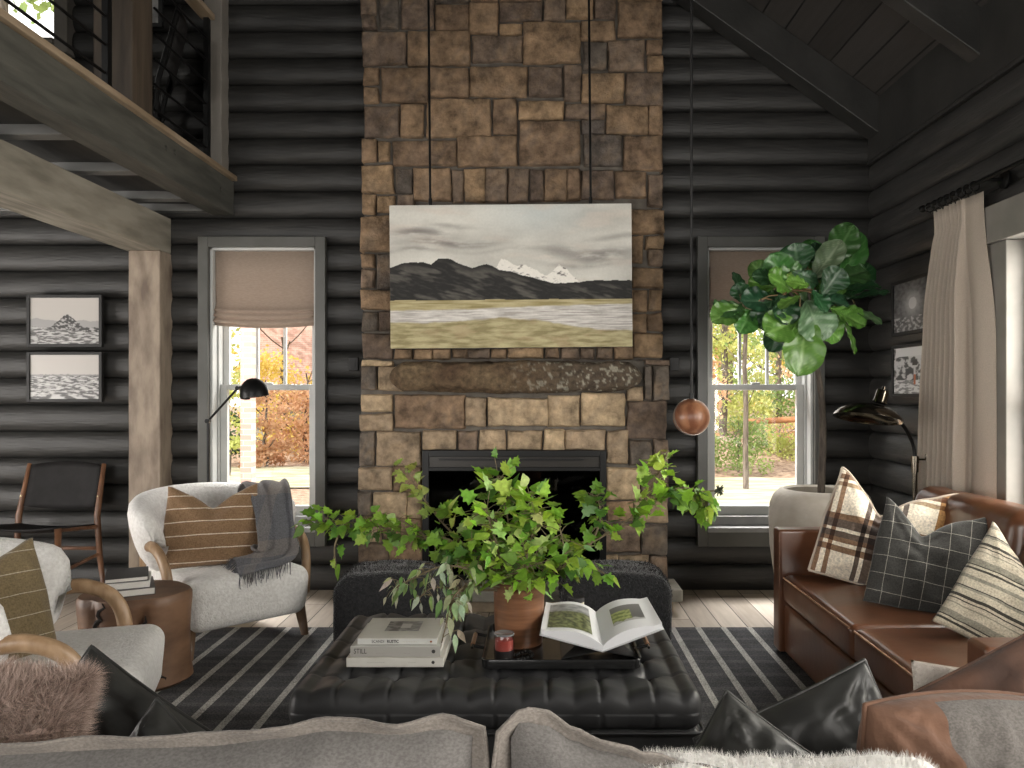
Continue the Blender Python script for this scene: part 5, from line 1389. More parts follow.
for k in range(8):
    m = MB(); yy = lerp(4.79, 4.3, k/7.)
    ring = [(rx_+.026*cos(a), yy+.002*sin(a*2), rz_-.012+.026*sin(a)) for a in [2*pi*i/16 for i in range(17)]]
    m.tube(ring, .0035, 6, cap=False); m.tube([(rx_, yy, rz_-.038), (rx_+.01, yy, rz_-.055)], .003, 5); m.build('curtain_ring', M_BLACK, t, ang=0)

# ================================================================== FIDDLE LEAF TREE
px_, py_ = P(822, 0, 5.12).x, 5.14
t = thing('planter', 'large pale beige rounded planter behind the far arm of the sofa', 'planter', (px_, py_, 0))
M_POT = mat('beige_pot', (.36, .32, .26), .75, (.46, .42, .36), 7, bump=.2, bscale=40)
RP = .325
m = MB(); m.lathe([(.001, 0), (.2, 0), (.22, .01), (.285, .25), (.318, .5), (RP, .66), (.318, .76), (.295, .82), (.255, .858), (.232, .862), (.215, .85), (.21, .80), (.001, .80)], seg=56); m.build('pot', M_POT, t, ang=45)
m = MB(); m.lathe([(.001, .812), (.12, .815), (.212, .81)], seg=32); m.build('soil', mat('dark_soil', (.02, .015, .01), .95, bump=1, bscale=60), t, ang=0)
fl_t = thing('fiddle_leaf_tree', 'fiddle-leaf fig tree with large glossy leaves growing from the pale planter', 'plant', (0, 0, 0))
M_FIG = colmat('fig_leaf', rough=.28, noise_amt=.2, nscale=14, bump=.5, bscale=22, spec=.5, bdist=.006, transl=.22)
M_TRUNK = mat('fig_trunk', (.045, .035, .028), .8, (.1, .08, .06), 20, (3, 3, .6), bump=.5, bscale=40)
m = MB()
tr = bez([Vector((px_, py_, .81)), P(823, 430, 5.1), P(820, 385, 5.05), P(812, 345, 5.0), P(806, 305, 4.95)], 24)
m.tube(tr, [lerp(.024, .013, i/(len(tr)-1)) for i in range(len(tr))], 10)
hubs = []
for (x, y, dy) in ((788, 290, -.05), (760, 300, -.1), (835, 290, .1), (855, 305, .15), (808, 270, 0), (800, 318, -.15), (780, 270, .1), (832, 262, .2), (740, 295, -.1)):
    c0 = tr[-6]; c1 = P(x, y, 5.0+dy); m.tube(bez([c0, c0.lerp(c1, .5)+Vector((0, 0, .04)), c1], 8), .009, 8); hubs.append(c1)
m.build('trunk', M_TRUNK, fl_t, ang=0)
def fig_leaf(mb, cols, a, b_, wd, nrm, col, rnd):
    """broad violin-shaped leaf from a (stalk) to b_ (tip), veins pressed into the surface"""
    d = b_-a; L = d.length; d = d/L; s = d.cross(nrm).normalized(); n = s.cross(d)
    nu, nv = 30, 17
    base = len(mb.v); cup = rnd.uniform(.05, .22); curl = rnd.uniform(-.05, .28)
    for i in range(nu+1):
        u = i/nu
        wv_ = (sin(pi*u**1.25))**.55*(.72+.3*u)*(1-.14*exp(-((u-.36)/.12)**2)) if 0 < u < 1 else .02
        for j in range(nv):
            v = j/(nv-1)*2-1
            x = v*wd/2*wv_
            rip = .055*sin(u*26-abs(v)*5+a.x*7)*abs(v)**1.3
            h_ = cup*abs(v)*wd*.8*wv_-curl*L*u*u*.6+rip*wd*.55+.06*wd*nz(u*3+a.x*9, v*2, a.z*7)
            p = a+d*(u*L)+s*x+n*h_
            mb.v.append(tuple(p))
            vein = max(exp(-(v/.07)**2), smooth(.75, 1, cos((u*8-abs(v)*1.8)*2*pi))*(1-abs(v)**3)*.75)
            cols.append(mixc(col, (min(1, col[0]*1.8+.05), min(1, col[1]*1.5+.06), col[2]*1.8+.04), vein*.85))
    for i in range(nu):
        for j in range(nv-1):
            q = base+i*nv+j; mb.f.append((q, q+1, q+nv+1, q+nv))
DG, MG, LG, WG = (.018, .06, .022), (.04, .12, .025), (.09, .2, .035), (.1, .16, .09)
# (stalk px, tip px, width px, depth stalk, depth tip, colour, normal)
FL = [
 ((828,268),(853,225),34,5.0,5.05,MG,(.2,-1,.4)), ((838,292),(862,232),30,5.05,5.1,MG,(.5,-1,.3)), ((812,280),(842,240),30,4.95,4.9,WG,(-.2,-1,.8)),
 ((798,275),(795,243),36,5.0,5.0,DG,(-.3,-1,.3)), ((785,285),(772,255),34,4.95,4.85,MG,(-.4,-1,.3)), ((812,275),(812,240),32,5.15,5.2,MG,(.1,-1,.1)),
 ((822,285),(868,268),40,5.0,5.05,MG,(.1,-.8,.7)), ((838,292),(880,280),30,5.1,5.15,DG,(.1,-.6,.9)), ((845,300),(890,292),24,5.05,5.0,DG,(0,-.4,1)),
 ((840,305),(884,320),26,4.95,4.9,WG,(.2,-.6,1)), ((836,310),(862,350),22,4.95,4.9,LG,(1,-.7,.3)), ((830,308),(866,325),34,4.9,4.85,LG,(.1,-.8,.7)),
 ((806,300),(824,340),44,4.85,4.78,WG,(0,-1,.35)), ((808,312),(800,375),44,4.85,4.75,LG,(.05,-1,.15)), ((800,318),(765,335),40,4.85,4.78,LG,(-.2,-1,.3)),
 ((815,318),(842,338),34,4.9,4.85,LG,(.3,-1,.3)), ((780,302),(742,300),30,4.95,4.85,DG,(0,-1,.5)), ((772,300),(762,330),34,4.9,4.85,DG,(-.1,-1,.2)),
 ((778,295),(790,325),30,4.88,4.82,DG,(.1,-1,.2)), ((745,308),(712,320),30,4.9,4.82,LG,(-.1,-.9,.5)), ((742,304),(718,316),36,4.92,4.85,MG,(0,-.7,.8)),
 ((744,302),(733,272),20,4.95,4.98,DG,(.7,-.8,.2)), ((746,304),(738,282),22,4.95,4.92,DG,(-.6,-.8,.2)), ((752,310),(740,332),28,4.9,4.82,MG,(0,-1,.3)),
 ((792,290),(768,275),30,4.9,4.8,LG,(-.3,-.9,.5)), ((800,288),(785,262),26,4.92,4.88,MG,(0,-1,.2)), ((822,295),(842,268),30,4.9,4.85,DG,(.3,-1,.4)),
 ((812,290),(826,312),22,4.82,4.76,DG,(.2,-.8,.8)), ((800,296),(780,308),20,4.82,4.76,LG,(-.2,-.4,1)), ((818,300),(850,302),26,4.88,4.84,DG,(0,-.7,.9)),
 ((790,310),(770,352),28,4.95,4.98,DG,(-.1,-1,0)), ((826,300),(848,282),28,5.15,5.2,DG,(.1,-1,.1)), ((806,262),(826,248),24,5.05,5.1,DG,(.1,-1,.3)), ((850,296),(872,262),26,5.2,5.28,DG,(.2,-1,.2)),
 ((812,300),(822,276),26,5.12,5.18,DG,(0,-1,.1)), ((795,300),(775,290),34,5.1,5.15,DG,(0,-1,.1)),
]
rq = random.Random(19)
for _ in range(26):
    hx, hy = rq.uniform(770, 850), rq.uniform(262, 318); an = rq.uniform(0, 2*pi); L_ = rq.uniform(22, 34); dz_ = rq.uniform(-.12, .25)
    FL.append(((hx, hy), (hx+L_*cos(an), hy+L_*.8*sin(an)), rq.uniform(18, 28), 5.0+dz_, 5.0+dz_+rq.uniform(-.1, .1), rq.choice([DG, MG, LG, LG, MG]), (rq.uniform(-.6, .6), -1, rq.uniform(0, .9))))
m = MB(); fc = []; rf = random.Random(4); st = MB()
for (a, b_, w_, ya, yb_, c, n) in FL:
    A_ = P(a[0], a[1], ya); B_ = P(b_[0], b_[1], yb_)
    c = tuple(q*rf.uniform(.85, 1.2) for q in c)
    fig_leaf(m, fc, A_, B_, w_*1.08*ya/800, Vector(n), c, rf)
    hb = min(hubs, key=lambda h: (h-A_).length); st.tube([hb, hb.lerp(A_, .5)+Vector((0, 0, .01)), A_], .005, 6)
m.build('leaves', M_FIG, fl_t, ang=0, colors=fc); st.build('stalks', mat('fig_stalk', (.12, .1, .04), .6, (.2, .1, .05), 20), fl_t, ang=0)

# ================================================================== FOREGROUND LINEN SOFA
sfl = thing('linen_sofa', 'grey linen sofa seen from behind at the very front, facing the fireplace', 'sofa', (0, 0, 0))
def F(x0, x1, y0, y1, z0, z1, name, r=.04, fn=None, nn=(12, 6, 4)):
    m = MB(); m.rbox(x0, x1, y0, y1, z0, z1, r, nn=nn, arc=4, fn=fn); return m.build(name, M_LINEN, sfl, ang=0)
F(-1.35, 1.5, 1.2, 2.28, .10, .22, 'base'); F(-1.35, 1.5, 1.14, 1.30, .12, .66, 'back_frame', .05)
F(-1.33, .07, 1.36, 2.3, .215, .335, 'seat_cushion', .05); F(.08, 1.48, 1.36, 2.3, .215, .335, 'seat_cushion', .05)
F(-1.5, -1.34, 1.16, 2.28, .12, .60, 'arm', .05); F(1.49, 1.65, 1.16, 2.28, .12, .60, 'arm', .05)
for (x, y) in ((-1.4, 1.22), (1.55, 1.22), (-1.4, 2.22), (1.55, 2.22)):
    m = MB(); m.box(x-.03, x+.03, y-.03, y+.03, .014, .13); m.build('leg', M_LEGBR, sfl, sm=False)
Yb = 1.47
def topedge(pts):
    return [((px-538)*Yb/800, H+(392-py)*Yb/800) for px, py in pts]
def backcush(label, top, seed, nx=60):
    """loose feather cushion whose flanged top edge follows the slump in the photo"""
    x0, x1 = top[0][0], top[-1][0]
    th = thing('back_cushion', label, 'cushion', (0, 0, 0), group='linen back cushions')
    def tz(x):
        for i in range(len(top)-1):
            if x <= top[i+1][0]:
                s_ = (x-top[i][0])/(top[i+1][0]-top[i][0]); s_ = s_*s_*(3-2*s_); return lerp(top[i][1], top[i+1][1], s_)
        return top[-1][1]
    zb = .34
    m = MB(); rowsF = []; rowsB = []
    nv = 26
    for jv in range(nv+1):
        v = jv/nv; rf_, rb_ = [], []
        for i in range(nx+1):
            u = i/nx; x = lerp(x0, x1, u); z = lerp(zb, tz(x)-.018, v)
            T = .125*(max(0, (1-(2*u-1)**2)*(1-(2*v-1)**2)))**.42
            q = min(1, u*8, (1-u)*8)*min(1, (1-v)*6, v*8)
            wv = .014*nz(x*7+seed, z*5)+.009*nz(x*17, z*8+seed)+.005*sin(x*60+3*nz(x*5, z*4))*exp(-((1-v)/.25)**2)
            yc = Yb+.01+.06*(1-v)*0-.05*(v)+.05
            rf_.append((x, yc-T-wv*q, z)); rb_.append((x, yc+T+wv*q, z))
        rowsF.append(rf_); rowsB.append(rb_)
    m.quad_grid(rowsF); m.quad_grid([list(reversed(r)) for r in rowsB])
    m.build('cover', M_LINEN, th, ang=0)
    # flange: folded double border along top and sides
    fl = MB(); rows = []
    path = [(x0, lerp(zb, tz(x0)-.018, i/12), -1, 0) for i in range(13)]+[(lerp(x0, x1, i/nx), tz(lerp(x0, x1, i/nx))-.018, 0, 1) for i in range(1, nx)]+[(x1, lerp(tz(x1)-.018, zb, i/12), 1, 0) for i in range(13)]
    for i, (x, z, dx, dz) in enumerate(path):
        if i in (12, 12+nx): dx, dz = (-.7 if i == 12 else .7), .7
        wv = .010*sin(i*.55+seed)+.012*nz(i*.3, seed)
        yc = Yb+.01
        rr = []
        for k in range(5):
            s_ = k/4; rr.append((x+dx*.03*s_-dx*.004, yc+wv*s_-.012*s_*s_, z-.004*dz+dz*.026*s_))
        rows.append(rr)
    fl.quad_grid(rows); fl.build('flange', M_LINENE, th, solid=.007, ang=0)
    e = MB(); e.tube([(r[4][0], r[4][1], r[4][2]) for r in rows], .0042, 6); e.build('edge_seam', M_LINENE, th, ang=0)
    return th
backcush('grey linen back cushion with flanged edge, the wide flat-topped one', topedge([(-165, 752), (-40, 748), (60, 743), (140, 739), (200, 738), (280, 729), (330, 722), (400, 725), (445, 720), (474, 726)]), 1)
backcush('grey linen back cushion with a raised corner peak beside the seam', topedge([(508, 728), (514, 714), (522, 711), (545, 716), (575, 732), (600, 741), (625, 746), (640, 754), (690, 768), (800, 784), (1000, 788), (1120, 790)]), 5)

# white sheepskin over the sofa back
M_SHEEP = mat('white_fleece', (.74, .72, .68), .95, (.86, .84, .81), 40, bump=.9, bscale=80, bdist=.01, sheen=.4)
t = thing('sheepskin_throw', 'white fluffy fleece throw draped over the top of the linen sofa', 'throw')
rows = []; prof_t = [(650, 756), (690, 752), (740, 758), (800, 761), (860, 759), (905, 757), (945, 760), (962, 766)]
tt = [((px-538)*1.42/800, H+(392-py)*1.42/800) for px, py in prof_t]
def tz2(x):
    for i in range(len(tt)-1):
        if x <= tt[i+1][0]: return lerp(tt[i][1], tt[i+1][1], (x-tt[i][0])/(tt[i+1][0]-tt[i][0]))
    return tt[-1][1]
nx = 60
for i in range(nx+1):
    x = lerp(tt[0][0], tt[-1][0], i/nx); z0 = tz2(x)-.048
    rows.append([(x+.01*nz(k*.6, x*8), Yb-.07+dy+.006*nz(x*20, k), z0+dz+.006*nz(x*16, k*.8)) for k, (dy, dz) in enumerate(((-.10, -.28), (-.105, -.18), (-.10, -.09), (-.085, -.03), (-.05, -.006), (0, 0), (.06, -.004), (.14, -.01), (.19, -.05), (.21, -.14)))])
m = MB(); m.quad_grid(rows); m.build('hide', M_SHEEP, t, solid=.014, ang=0)
f = MB(); rr = random.Random(21)
for k in range(26000):
    i = rr.randrange(nx); j = rr.randrange(1, 8)
    p = Vector(rows[i][j]).lerp(Vector(rows[i+1][j]), rr.random()).lerp(Vector(rows[i][j+1]).lerp(Vector(rows[i+1][j+1]), rr.random()), rr.random())
    n = (Vector((0, (j-5)*.25, 1))+rdir(rr)*.7).normalized(); q = p+n*rr.uniform(.010, .026); s_ = rdir(rr)*.0009
    b_ = len(f.v); f.v += [tuple(p-s_), tuple(p+s_), tuple(q)]; f.f.append((b_, b_+1, b_+2))
o = f.build('fleece', M_SHEEP, t, ang=0); o['kind'] = 'stuff'

# pillows lying on the linen sofa
def inplane(corner_px, Y, ang, w, h, cu, cv):
    """centre of a cushion whose (cu,cv) corner sits at the given spot, edges turned by ang in the picture plane"""
    c = P(corner_px[0], corner_px[1], Y); a = radians(ang)
    ex = Vector((cos(a), 0, sin(a))); ez = Vector((-sin(a), 0, cos(a)))
    return c-ex*cu*w/2-ez*cv*h/2
g_ = 'pillows leaning on the linen sofa'
w_, h_ = .44, .38
pillow('leather_pillow', 'black leather pillow behind the fluffy fur pillow', w_, h_, .19, inplane((70, 652), 1.92, -31, w_, h_, -1, 1), basis((0, -1, .35), roll=radians(31)), M_BLEATH, g_, pip=M_BLEATH, pipr=.005, seed=21, edge=.03, n=40, wr=.014)
w_, h_ = .36, .30
pillow('leather_pillow', 'small folded black leather pillow with a raised corner, beside the fur pillow', w_, h_, .16, inplane((128, 708), 1.72, -32, w_, h_, -1, 1), basis((-.2, -1, .4), roll=radians(32)), M_BLEATH, g_, pip=M_BLEATH, pipr=.004, seed=33, edge=.05, n=36, wr=.016, chop=.0)
w_, h_ = .50, .40
pillow('leather_pillow', 'black leather pillow with a pointed corner beside the brown suede pillows', w_, h_, .2, inplane((886, 668), 1.97, 20, w_, h_, 1, 1), basis((0.1, -1, .35), roll=radians(-20)), M_BLEATH, g_, pip=M_BLEATH, pipr=.005, seed=44, edge=.04, n=40, wr=.011)
w_, h_ = .34, .34
pillow('leather_pillow', 'crumpled black leather pillow nearest the ottoman corner', w_, h_, .2, inplane((733, 698), 1.78, -34, w_, h_, -1, 1), basis((-.1, -1, .5), roll=radians(34)), M_BLEATH, g_, pip=M_BLEATH, pipr=.004, seed=55, edge=.04, n=36, wr=.012)
M_SUEDE = mat('brown_suede', (.075, .035, .019), .9, (.14, .07, .04), 7, bump=.5, bscale=60, bdist=.006, sheen=.1, contrast=(.3, .7))
M_SUEDED = mat('dark_suede', (.038, .018, .011), .9, (.11, .052, .03), 7, bump=.5, bscale=60, bdist=.006, sheen=.08, contrast=(.3, .7))
w_, h_ = .56, .46
pillow('suede_pillow', 'dark brown suede pillow at the frame edge, below the striped cream pillow', w_, h_, .2, inplane((1075, 622), 1.92, 25, w_, h_, .75, 1), basis((0, -1, .3), roll=radians(-25)), M_SUEDED, g_, pip=M_SUEDED, pipr=.004, seed=61, edge=.03, n=36, wr=.012)
w_, h_ = .50, .46
pillow('suede_pillow', 'tan suede pillow with a grey linen reverse beside the white fleece', w_, h_, .26, inplane((872, 703), 1.70, -5, w_, h_, -.98, .98), basis((.3, -1, .3), roll=radians(5)), (linen('dark_linen', (.06, .052, .046), (.1, .09, .08)), M_SUEDE), g_, seed=71, edge=-.10, pw=.42, n=60, wr=.014, pip=M_SUEDE, pipr=.006, split=lambda u, v: u < -.42 or v > .955)
w_, h_ = .4, .4
pillow('cream_pillow', 'cream woollen pillow, only its corner rising behind the dark suede pillow', w_, h_, .13, inplane((922, 664), 2.14, -6, w_, h_, -1, 1), basis((0, -1, .3), roll=radians(6)), mat('cream_wool', (.5, .44, .38), .95, (.6, .54, .48), 60, bump=.8, bscale=120), g_, seed=81, edge=.04, n=24)
# fur pillow
M_FUR = mat('brown_fur', (.25, .165, .13), .8, (.42, .3, .25), 12, sheen=.5)
M_FURD = mat('dark_fur', (.04, .025, .02), .8, (.14, .09, .07), 12, sheen=.3)
th = thing('fur_pillow', 'fluffy pinkish-brown fur pillow at the bottom corner beside black leather', 'pillow', P(-12, 733, 1.70), rot=basis((.1, -1, .5), roll=radians(4)), group=g_)
fm, ring, nfq = pillow_mesh(.36, .25, .20, seed=5, n=20, edge=.0)
fm.build('cover', M_FUR, th, ang=0)
rr = random.Random(9); f = MB(); fcol = []
faces = fm.f
for k in range(60000):
    q = faces[rr.randrange(len(faces))]; a, b_, c, d = [Vector(fm.v[i]) for i in q]
    p = a.lerp(b_, rr.random()).lerp(d.lerp(c, rr.random()), rr.random())
    n = (b_-a).cross(d-a)
    if n.length < 1e-9: continue
    n.normalize(); 
    if n.dot(p) < 0: n = -n
    cl = Vector((nz(p.x*22, p.z*22, 1), nz(p.x*22, p.z*22, 7), nz(p.x*22, p.z*22, 13)))
    d1 = (n*.9+cl*.9+rdir(rr)*.7+Vector((0, 0, .2))).normalized(); L = rr.uniform(.02, .05)
    p1 = p+d1*L*.5; p2 = p1+(d1+cl*.8+rdir(rr)*.25).normalized()*L*.5; s_ = rdir(rr).cross(d1)*.0005
    b0 = len(f.v); f.v += [tuple(p-s_), tuple(p+s_), tuple(p1+s_*.7), tuple(p1-s_*.7), tuple(p2)]
    f.f += [(b0, b0+1, b0+2, b0+3), (b0+3, b0+2, b0+4)]
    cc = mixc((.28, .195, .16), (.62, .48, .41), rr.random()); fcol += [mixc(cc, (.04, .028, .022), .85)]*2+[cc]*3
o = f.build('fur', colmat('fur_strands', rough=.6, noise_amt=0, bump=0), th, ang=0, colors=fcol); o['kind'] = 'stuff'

# ================================================================== OUTSIDE
M_GRD = mat('leaf_litter', (.17, .10, .065), .95, (.40, .29, .21), 9, bump=.6, bscale=25, detail=10, contrast=(.35, .6))
m = MB(); gz = -.32
def GH(x, y): return gz+.1*nz(x*.2, y*.2)+.85*smooth(16.5, 23, y)*smooth(-1, 3, x)+.5*smooth(23, 40, y)
m.quad_grid([[(x, y, GH(x, y)) for x in range(-40, 41, 2)] for y in [6.3, 8, 10, 12, 14, 15, 16, 17, 18, 19, 20, 21, 22, 23, 24, 27, 30, 38, 50, 70]])
o = m.build('ground', M_GRD, ang=0); struct(o)
M_LAWN = mat('pale_lawn', (.30, .30, .17), .95, (.58, .54, .40), 1.6, (1, 3, 1), bump=.5, bscale=40, detail=8)
for (x0_, x1_, y0_, y1_, nm) in ((-16, -1, 14.9, 18.8, 'lawn'), (-1, 12, 10.5, 16.4, 'lawn')):
    m = MB(); m.quad_grid([[(lerp(x0_, x1_, i/26), lerp(y0_, y1_, j/6)+.35*nz(i*.7, j), .035+GH(lerp(x0_, x1_, i/26), lerp(y0_, y1_, j/6)+.35*nz(i*.7, j))) for i in range(27)] for j in range(7)])
    o = m.build(nm, M_LAWN, ang=0); struct(o)
M_BARK = mat('tree_bark', (.07, .055, .045), .9, (.17, .14, .115), 8, (4, 4, .6), bump=.6, bscale=20)
LVM = {}
for k, (c1_, c2_) in {'yellow': ((.55, .42, .08), (.85, .68, .22)), 'green': ((.14, .24, .06), (.34, .42, .14)), 'pine': ((.035, .075, .035), (.09, .15, .07)), 'rust': ((.45, .25, .12), (.78, .52, .34)), 'lime': ((.35, .42, .1), (.62, .62, .24))}.items():
    LVM[k] = mat('foliage_'+k, c1_, .7, c2_, 1.6, transl=.45, detail=4, contrast=(.3, .7))
tree_n = 0
def tree(x, y, h, rad, kind, n, label, z0=.12, trunk=.12, leaf=.13, group='trees behind the cabin', cz=.55, ch=.5, cat='tree', name='tree'):
    global tree_n; tree_n += 1
    rr = random.Random(100+tree_n)
    t = thing(name, label, cat, (x, y, gz), group=group)
    m = MB(); k = 10
    pts = [Vector((.12*nz(i*.5, tree_n), .12*nz(i*.5, 9+tree_n), h*i/k*.95)) for i in range(k+1)]
    if trunk:
        m.tube(pts, [lerp(trunk, trunk*.25, i/k) for i in range(k+1)], 8)
        for q in range(12):
            i = rr.randrange(2, k); a = rr.uniform(0, 2*pi); L = rad*rr.uniform(.5, .95)
            m.tube(bez([pts[i], pts[i]+Vector((cos(a)*L*.5, sin(a)*L*.5, L*.25)), pts[i]+Vector((cos(a)*L, sin(a)*L, L*.6))], 6), [trunk*.28]*6+[.008] if False else trunk*.16, 5)
        m.build('trunk', M_BARK, t, ang=0)
    f = MB()
    cl = [Vector((rr.gauss(0, .5), rr.gauss(0, .5), rr.uniform(-1, 1))) for _ in range(26)]
    for q in range(n):
        c = rr.choice(cl); p = Vector((c.x*rad+rr.gauss(0, .2)*rad, c.y*rad+rr.gauss(0, .2)*rad, h*(cz+ch*c.z*.5*(1))+rr.gauss(0, .12)*rad))
        if p.z < .05: p.z = abs(p.z)+.05
        hr = sqrt(p.x*p.x+p.y*p.y)
        if hr > rad: p.x *= rad/hr*rr.uniform(.6, 1); p.y *= rad/hr*rr.uniform(.6, 1)
        d = rdir(rr); s_ = d.cross(rdir(rr)).normalized(); L = leaf*rr.uniform(.5, 1.2)
        b0 = len(f.v); f.v += [tuple(p), tuple(p+d*L*.5+s_*L*.3), tuple(p+d*L), tuple(p+d*L*.5-s_*L*.3)]; f.f.append((b0, b0+1, b0+2, b0+3))
    o = f.build('foliage', LVM[kind], t, ang=0, sm=False); o['kind'] = 'stuff'
    return t
def X(px, Y): return (px-538)*Y/800
# seen through the window by the white armchair
tree(X(218, 20), 20, 9, .85, 'pine', 2600, 'dark conifer beyond the lamp window, beside the brick post', trunk=.16, cz=.4, ch=.8)
tree(X(282, 23.5), 23.5, 3.6, 1.5, 'yellow', 4200, 'bright yellow autumn tree beyond the lamp window', cz=.42, ch=.75)
tree(X(306, 20.5), 20.5, 2.4, 1.1, 'rust', 3000, 'pale rust-leaved shrub tree beyond the lamp window', trunk=.07, cz=.4, ch=.8)
tree(X(266, 19), 19, 2.2, .6, 'rust', 1600, 'thin rusty sapling beyond the lamp window', trunk=.05, cz=.45, ch=.8)
tree(X(190, 24), 24, 12, 2.2, 'yellow', 3000, 'tall yellow tree far behind the conifer', cz=.5, ch=.9, leaf=.2)
tree(X(330, 38), 38, 13, 3.2, 'lime', 3000, 'tall lime-green tree behind the brick building', cz=.5, ch=.9, leaf=.22)
tree(X(228, 16.5), 16.5, 4.6, .6, 'lime', 900, 'small lime-leaved sapling before the conifer', trunk=.05, cz=.55, ch=.8)
# seen through the window behind the fig tree
tree(X(746, 14.5), 14.5, 8, 1.1, 'green', 700, 'slender pale-trunked tree in the middle of the planter window view', trunk=.055, cz=.6, ch=.5)
tree(X(724, 21), 21, 8, 1.35, 'lime', 5500, 'yellow-green tree at the hanging ball side of the planter window', cz=.4, ch=.85)
tree(X(779, 24.5), 24.5, 8, 1.7, 'green', 6000, 'dense green tree beyond the planter window', cz=.42, ch=.85)
tree(X(816, 20), 20, 9, 1.25, 'rust', 2200, 'rust-brown tree at the outer side of the planter window', cz=.42, ch=.85)
tree(X(722, 27), 27, 10, 2.0, 'green', 3600, 'darker green tree behind the yellow-green one', cz=.4, ch=.85, leaf=.18)
tree(X(800, 31), 31, 12, 2.6, 'green', 3600, 'tall green tree farthest beyond the planter window', cz=.45, ch=.9, leaf=.2)
tree(X(696, 17), 17, 6, .8, 'rust', 1300, 'bare rusty sapling nearest the hanging ball side', trunk=.06, cz=.45, ch=.85)
tree(X(738, 17.3), 17.3, 1.25, .75, 'green', 2600, 'low rounded green shrub at the foot of the pale trunk', trunk=.03, cz=.5, ch=.8, leaf=.08, cat='shrub', name='shrub')
tree(X(780, 19), 19, 1.3, .65, 'lime', 1600, 'low lime shrub behind the rounded green shrub', trunk=.03, cz=.5, ch=.8, leaf=.09, cat='shrub', name='shrub')
for (x, y, hh, rd, kd, lab) in ((-10.7, 16, 14, 1.9, 'green', 'tall green tree whose crown shows through the loft window'), (-17.5, 36, 13, 3.2, 'lime', 'tall pale lime tree closing the lamp window view beside the conifer'),
        (13.5, 41, 14, 4.0, 'green', 'tall green woodland tree closing the planter window view'), (8.6, 36, 13, 3.0, 'yellow', 'tall yellow tree behind the slender pale trunk')):
    tree(x, y, hh, rd, kd, 3000, lab, trunk=.22, leaf=.28, cz=.45, ch=.95)
# brick post and brick building
def brickmat():
    m, nt, b, out = newmat('pink_brick'); b.inputs['Roughness'].default_value = .9
    tc = N(nt, 'ShaderNodeTexCoord'); mp = N(nt, 'ShaderNodeMapping'); mp.inputs['Rotation'].default_value = (pi/2, 0, 0); nt.links.new(tc.outputs['Object'], mp.inputs[0])
    br_ = N(nt, 'ShaderNodeTexBrick'); br_.inputs['Scale'].default_value = 1; br_.inputs['Brick Width'].default_value = .2; br_.inputs['Row Height'].default_value = .065; br_.inputs['Mortar Size'].default_value = .004
    br_.inputs['Color1'].default_value = (.55, .36, .31, 1); br_.inputs['Color2'].default_value = (.45, .27, .23, 1); br_.inputs['Mortar'].default_value = (.6, .5, .45, 1)
    nt.links.new(mp.outputs[0], br_.inputs['Vector']); nt.links.new(br_.outputs['Color'], b.inputs['Base Color']); return m
M_BRICK = brickmat()
m = MB(); m.box(X(240, 9.5), X(252, 9.5), 9.5, 9.64, gz, 5); o = m.build('brick_post', M_BRICK, sm=False, bevel=.01); tag(o, 'tall slender brick post standing outside the lamp window', 'post')
t = thing('brick_building', 'pinkish brick building wall standing behind the trees of the lamp window', 'building', (0, 0, 0))
m = MB(); m.box(X(248, 27), X(420, 27), 27, 30, gz+1.2, 9); m.build('wall', M_BRICK, t, sm=False)
m = MB(); m.box(X(244, 27), X(424, 27), 26.7, 30.3, 9, 9.3); m.build('roof', M_BLACKM, t, sm=False)
m = MB(); m.box(X(248, 27), X(420, 27), 27.1, 29.9, gz, gz+1.2); m.build('plinth', M_HEARTH, t, sm=False)
m = MB(); m.tube([(X(745, 18.1), 18.2, gz+1.12), (X(796, 18.1), 18.2, gz+1.18)], .07, 10); o = m.build('fallen_log', mat('orange_log', (.3, .12, .05), .8, (.42, .2, .09), 9)); tag(o, 'orange-brown log resting among the shrubs beyond the planter window', 'log')
# outside the right wall: hedge trees
tree(6.5, 5.5, 7, 1.8, 'green', 2500, 'green tree outside the curtained wall window', leaf=.2, cz=.4, ch=.9)
tree(7.5, 9.0, 8, 2.2, 'lime', 2500, 'lime tree outside the curtained wall window', leaf=.2, cz=.4, ch=.9)

# finer pieces belong to the part they sit on
SUB = {'piping': ('cover', 'tufted_top'), 'button': ('tufted_top',), 'edge_seam': ('flange',), 'fur': ('cover',), 'fleece': ('hide',), 'pile': ('cushion',), 'fringe': ('cloth',), 'shade_cap': ('lamp_shade',),
       'bulb_collar': ('lamp_shade',), 'height_clamp': ('pole',), 'rim_band': ('ball',), 'arm_piping': ('arm',), 'buckle': ('backrest',), 'lettering': ('spine',), 'emblem': ('spine',), 'cover_picture': ('cover',),
       'crack': ('trunk',), 'insert_handle': ('insert_hood',), 'glass_door': ('insert_frame',), 'rim': ('body', 'glass_jar'), 'page_picture': ('page_block',), 'soil': ('pot',), 'upper_pane': ('upper_sash',),
       'lower_pane': ('lower_sash',), 'window_pane': ('window_sash',), 'stalks': ('leaves',)}
for root in [o for o in bpy.data.objects if o.parent is None]:
    ch = sorted(root.children, key=lambda o: o.name); count = {}
    for c in ch:
        st_ = c.name.split('.')[0]
        if st_ not in SUB or st_ == 'stalks': continue
        ps = [p for p in ch if p.name.split('.')[0] in SUB[st_]]
        if not ps: continue
        if len([q for q in root.children if q.name.split('.')[0] not in SUB]) < 2 and len(ch) < 6: continue
        k = count.get(st_, 0); count[st_] = k+1
        c.parent = ps[k % len(ps)] if st_ in ('arm_piping', 'page_picture') else ps[0]

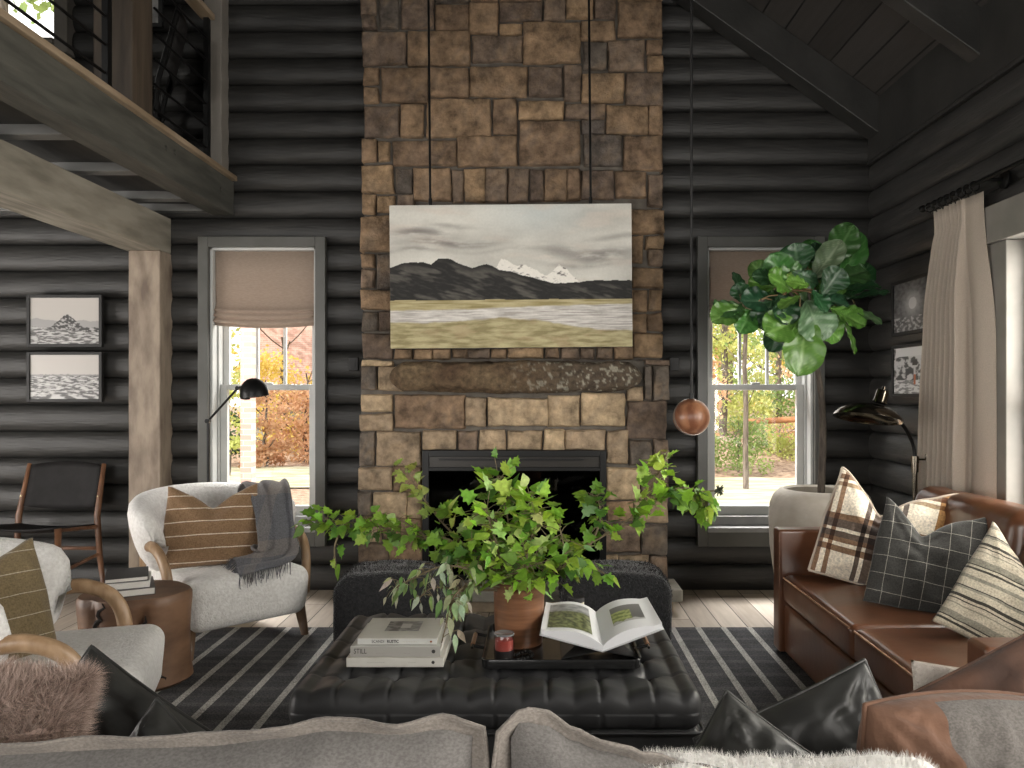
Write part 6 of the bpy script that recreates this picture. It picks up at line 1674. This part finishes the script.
# ================================================================== LIGHT
w = bpy.data.worlds.new('sky'); SC.world = w; w.use_nodes = True
bgn = w.node_tree.nodes['Background']; bgn.inputs[0].default_value = (1.0, .97, .93, 1); bgn.inputs[1].default_value = 1.7
sd = bpy.data.lights.new('sun', 'SUN'); sd.energy = 4.6; sd.angle = radians(1); sd.color = (1, .93, .82)
so_ = bpy.data.objects.new('sun', sd); COL.objects.link(so_)
so_.rotation_euler = Vector((-.75, -.42, .62)).to_track_quat('Z', 'Y').to_euler()
def area(name, loc, tgt, sx, sy, e, col=(1, 1, 1), spread=180):
    l = bpy.data.lights.new(name, 'AREA'); l.shape = 'RECTANGLE'; l.size = sx; l.size_y = sy; l.energy = e; l.color = col; l.spread = radians(spread)
    o = bpy.data.objects.new(name, l); COL.objects.link(o); o.location = loc
    o.rotation_euler = (Vector(loc)-Vector(tgt)).to_track_quat('Z', 'Y').to_euler(); return o
# fill lamp added in front of the solid wall behind the camera
area('rear_fill_light', (-2.0, -3.0, 1.7), (-.3, 5, .7), 4.2, 2.4, 200, (1, .97, .93))
# lamp added out of frame by the solid right wall, brightening the chairs
area('side_fill_light', (XR-.1, .9, 1.35), (-1.5, 2.4, .9), 2.2, 1.9, 130, (1, .96, .9))
area('curtain_window_daylight', (XR+.6, 3.4, 1.6), (-1.0, 3.6, .8), 1.6, 2.0, 110, (1, .95, .86))
# low windows under the loft on the left wall
area('loft_side_window_daylight', (XL+.15, 3.0, 1.2), (-1.5, 3.6, 1.5), 3.4, 1.6, 140, (1, .95, .9))
# lamps added outdoors above the chimney-wall windows to strengthen the backlight
area('outdoor_fill_light', (-2.07, 7.8, 4.6), (-1.9, 5.0, .2), 2.4, 1.8, 620, (1, .98, .95))
area('outdoor_fill_light', (1.67, 7.8, 4.6), (1.4, 5.0, .2), 2.4, 1.8, 620, (1, .98, .95))
# area lamp inside the loft, aimed at the railing end
area('loft_area_light', (-5.2, 1.0, 4.2), (-2.0, 5.5, 3.9), 1.5, 1.2, 40, (1, .96, .9))

cd = bpy.data.cameras.new('camera'); cam = bpy.data.objects.new('camera', cd); COL.objects.link(cam); SC.camera = cam
cd.sensor_width = 36; cd.lens = 800/1024*36; cd.shift_x = -26/1024; cd.shift_y = 8/1024; cd.clip_start = .05; cd.clip_end = 300
cam.location = (0, 0, H); cam.rotation_euler = (pi/2, 0, 0)
vs = SC.view_settings; vs.view_transform = 'Standard'; vs.look = 'None'; vs.gamma = 1; vs.use_curve_mapping = False; vs.exposure = .6
SC.cycles.use_denoising = True
try: SC.cycles.denoiser = 'OPENIMAGEDENOISE'
except Exception: pass
SC.cycles.max_bounces = 8; SC.cycles.transparent_max_bounces = 12; SC.cycles.sample_clamp_indirect = 4
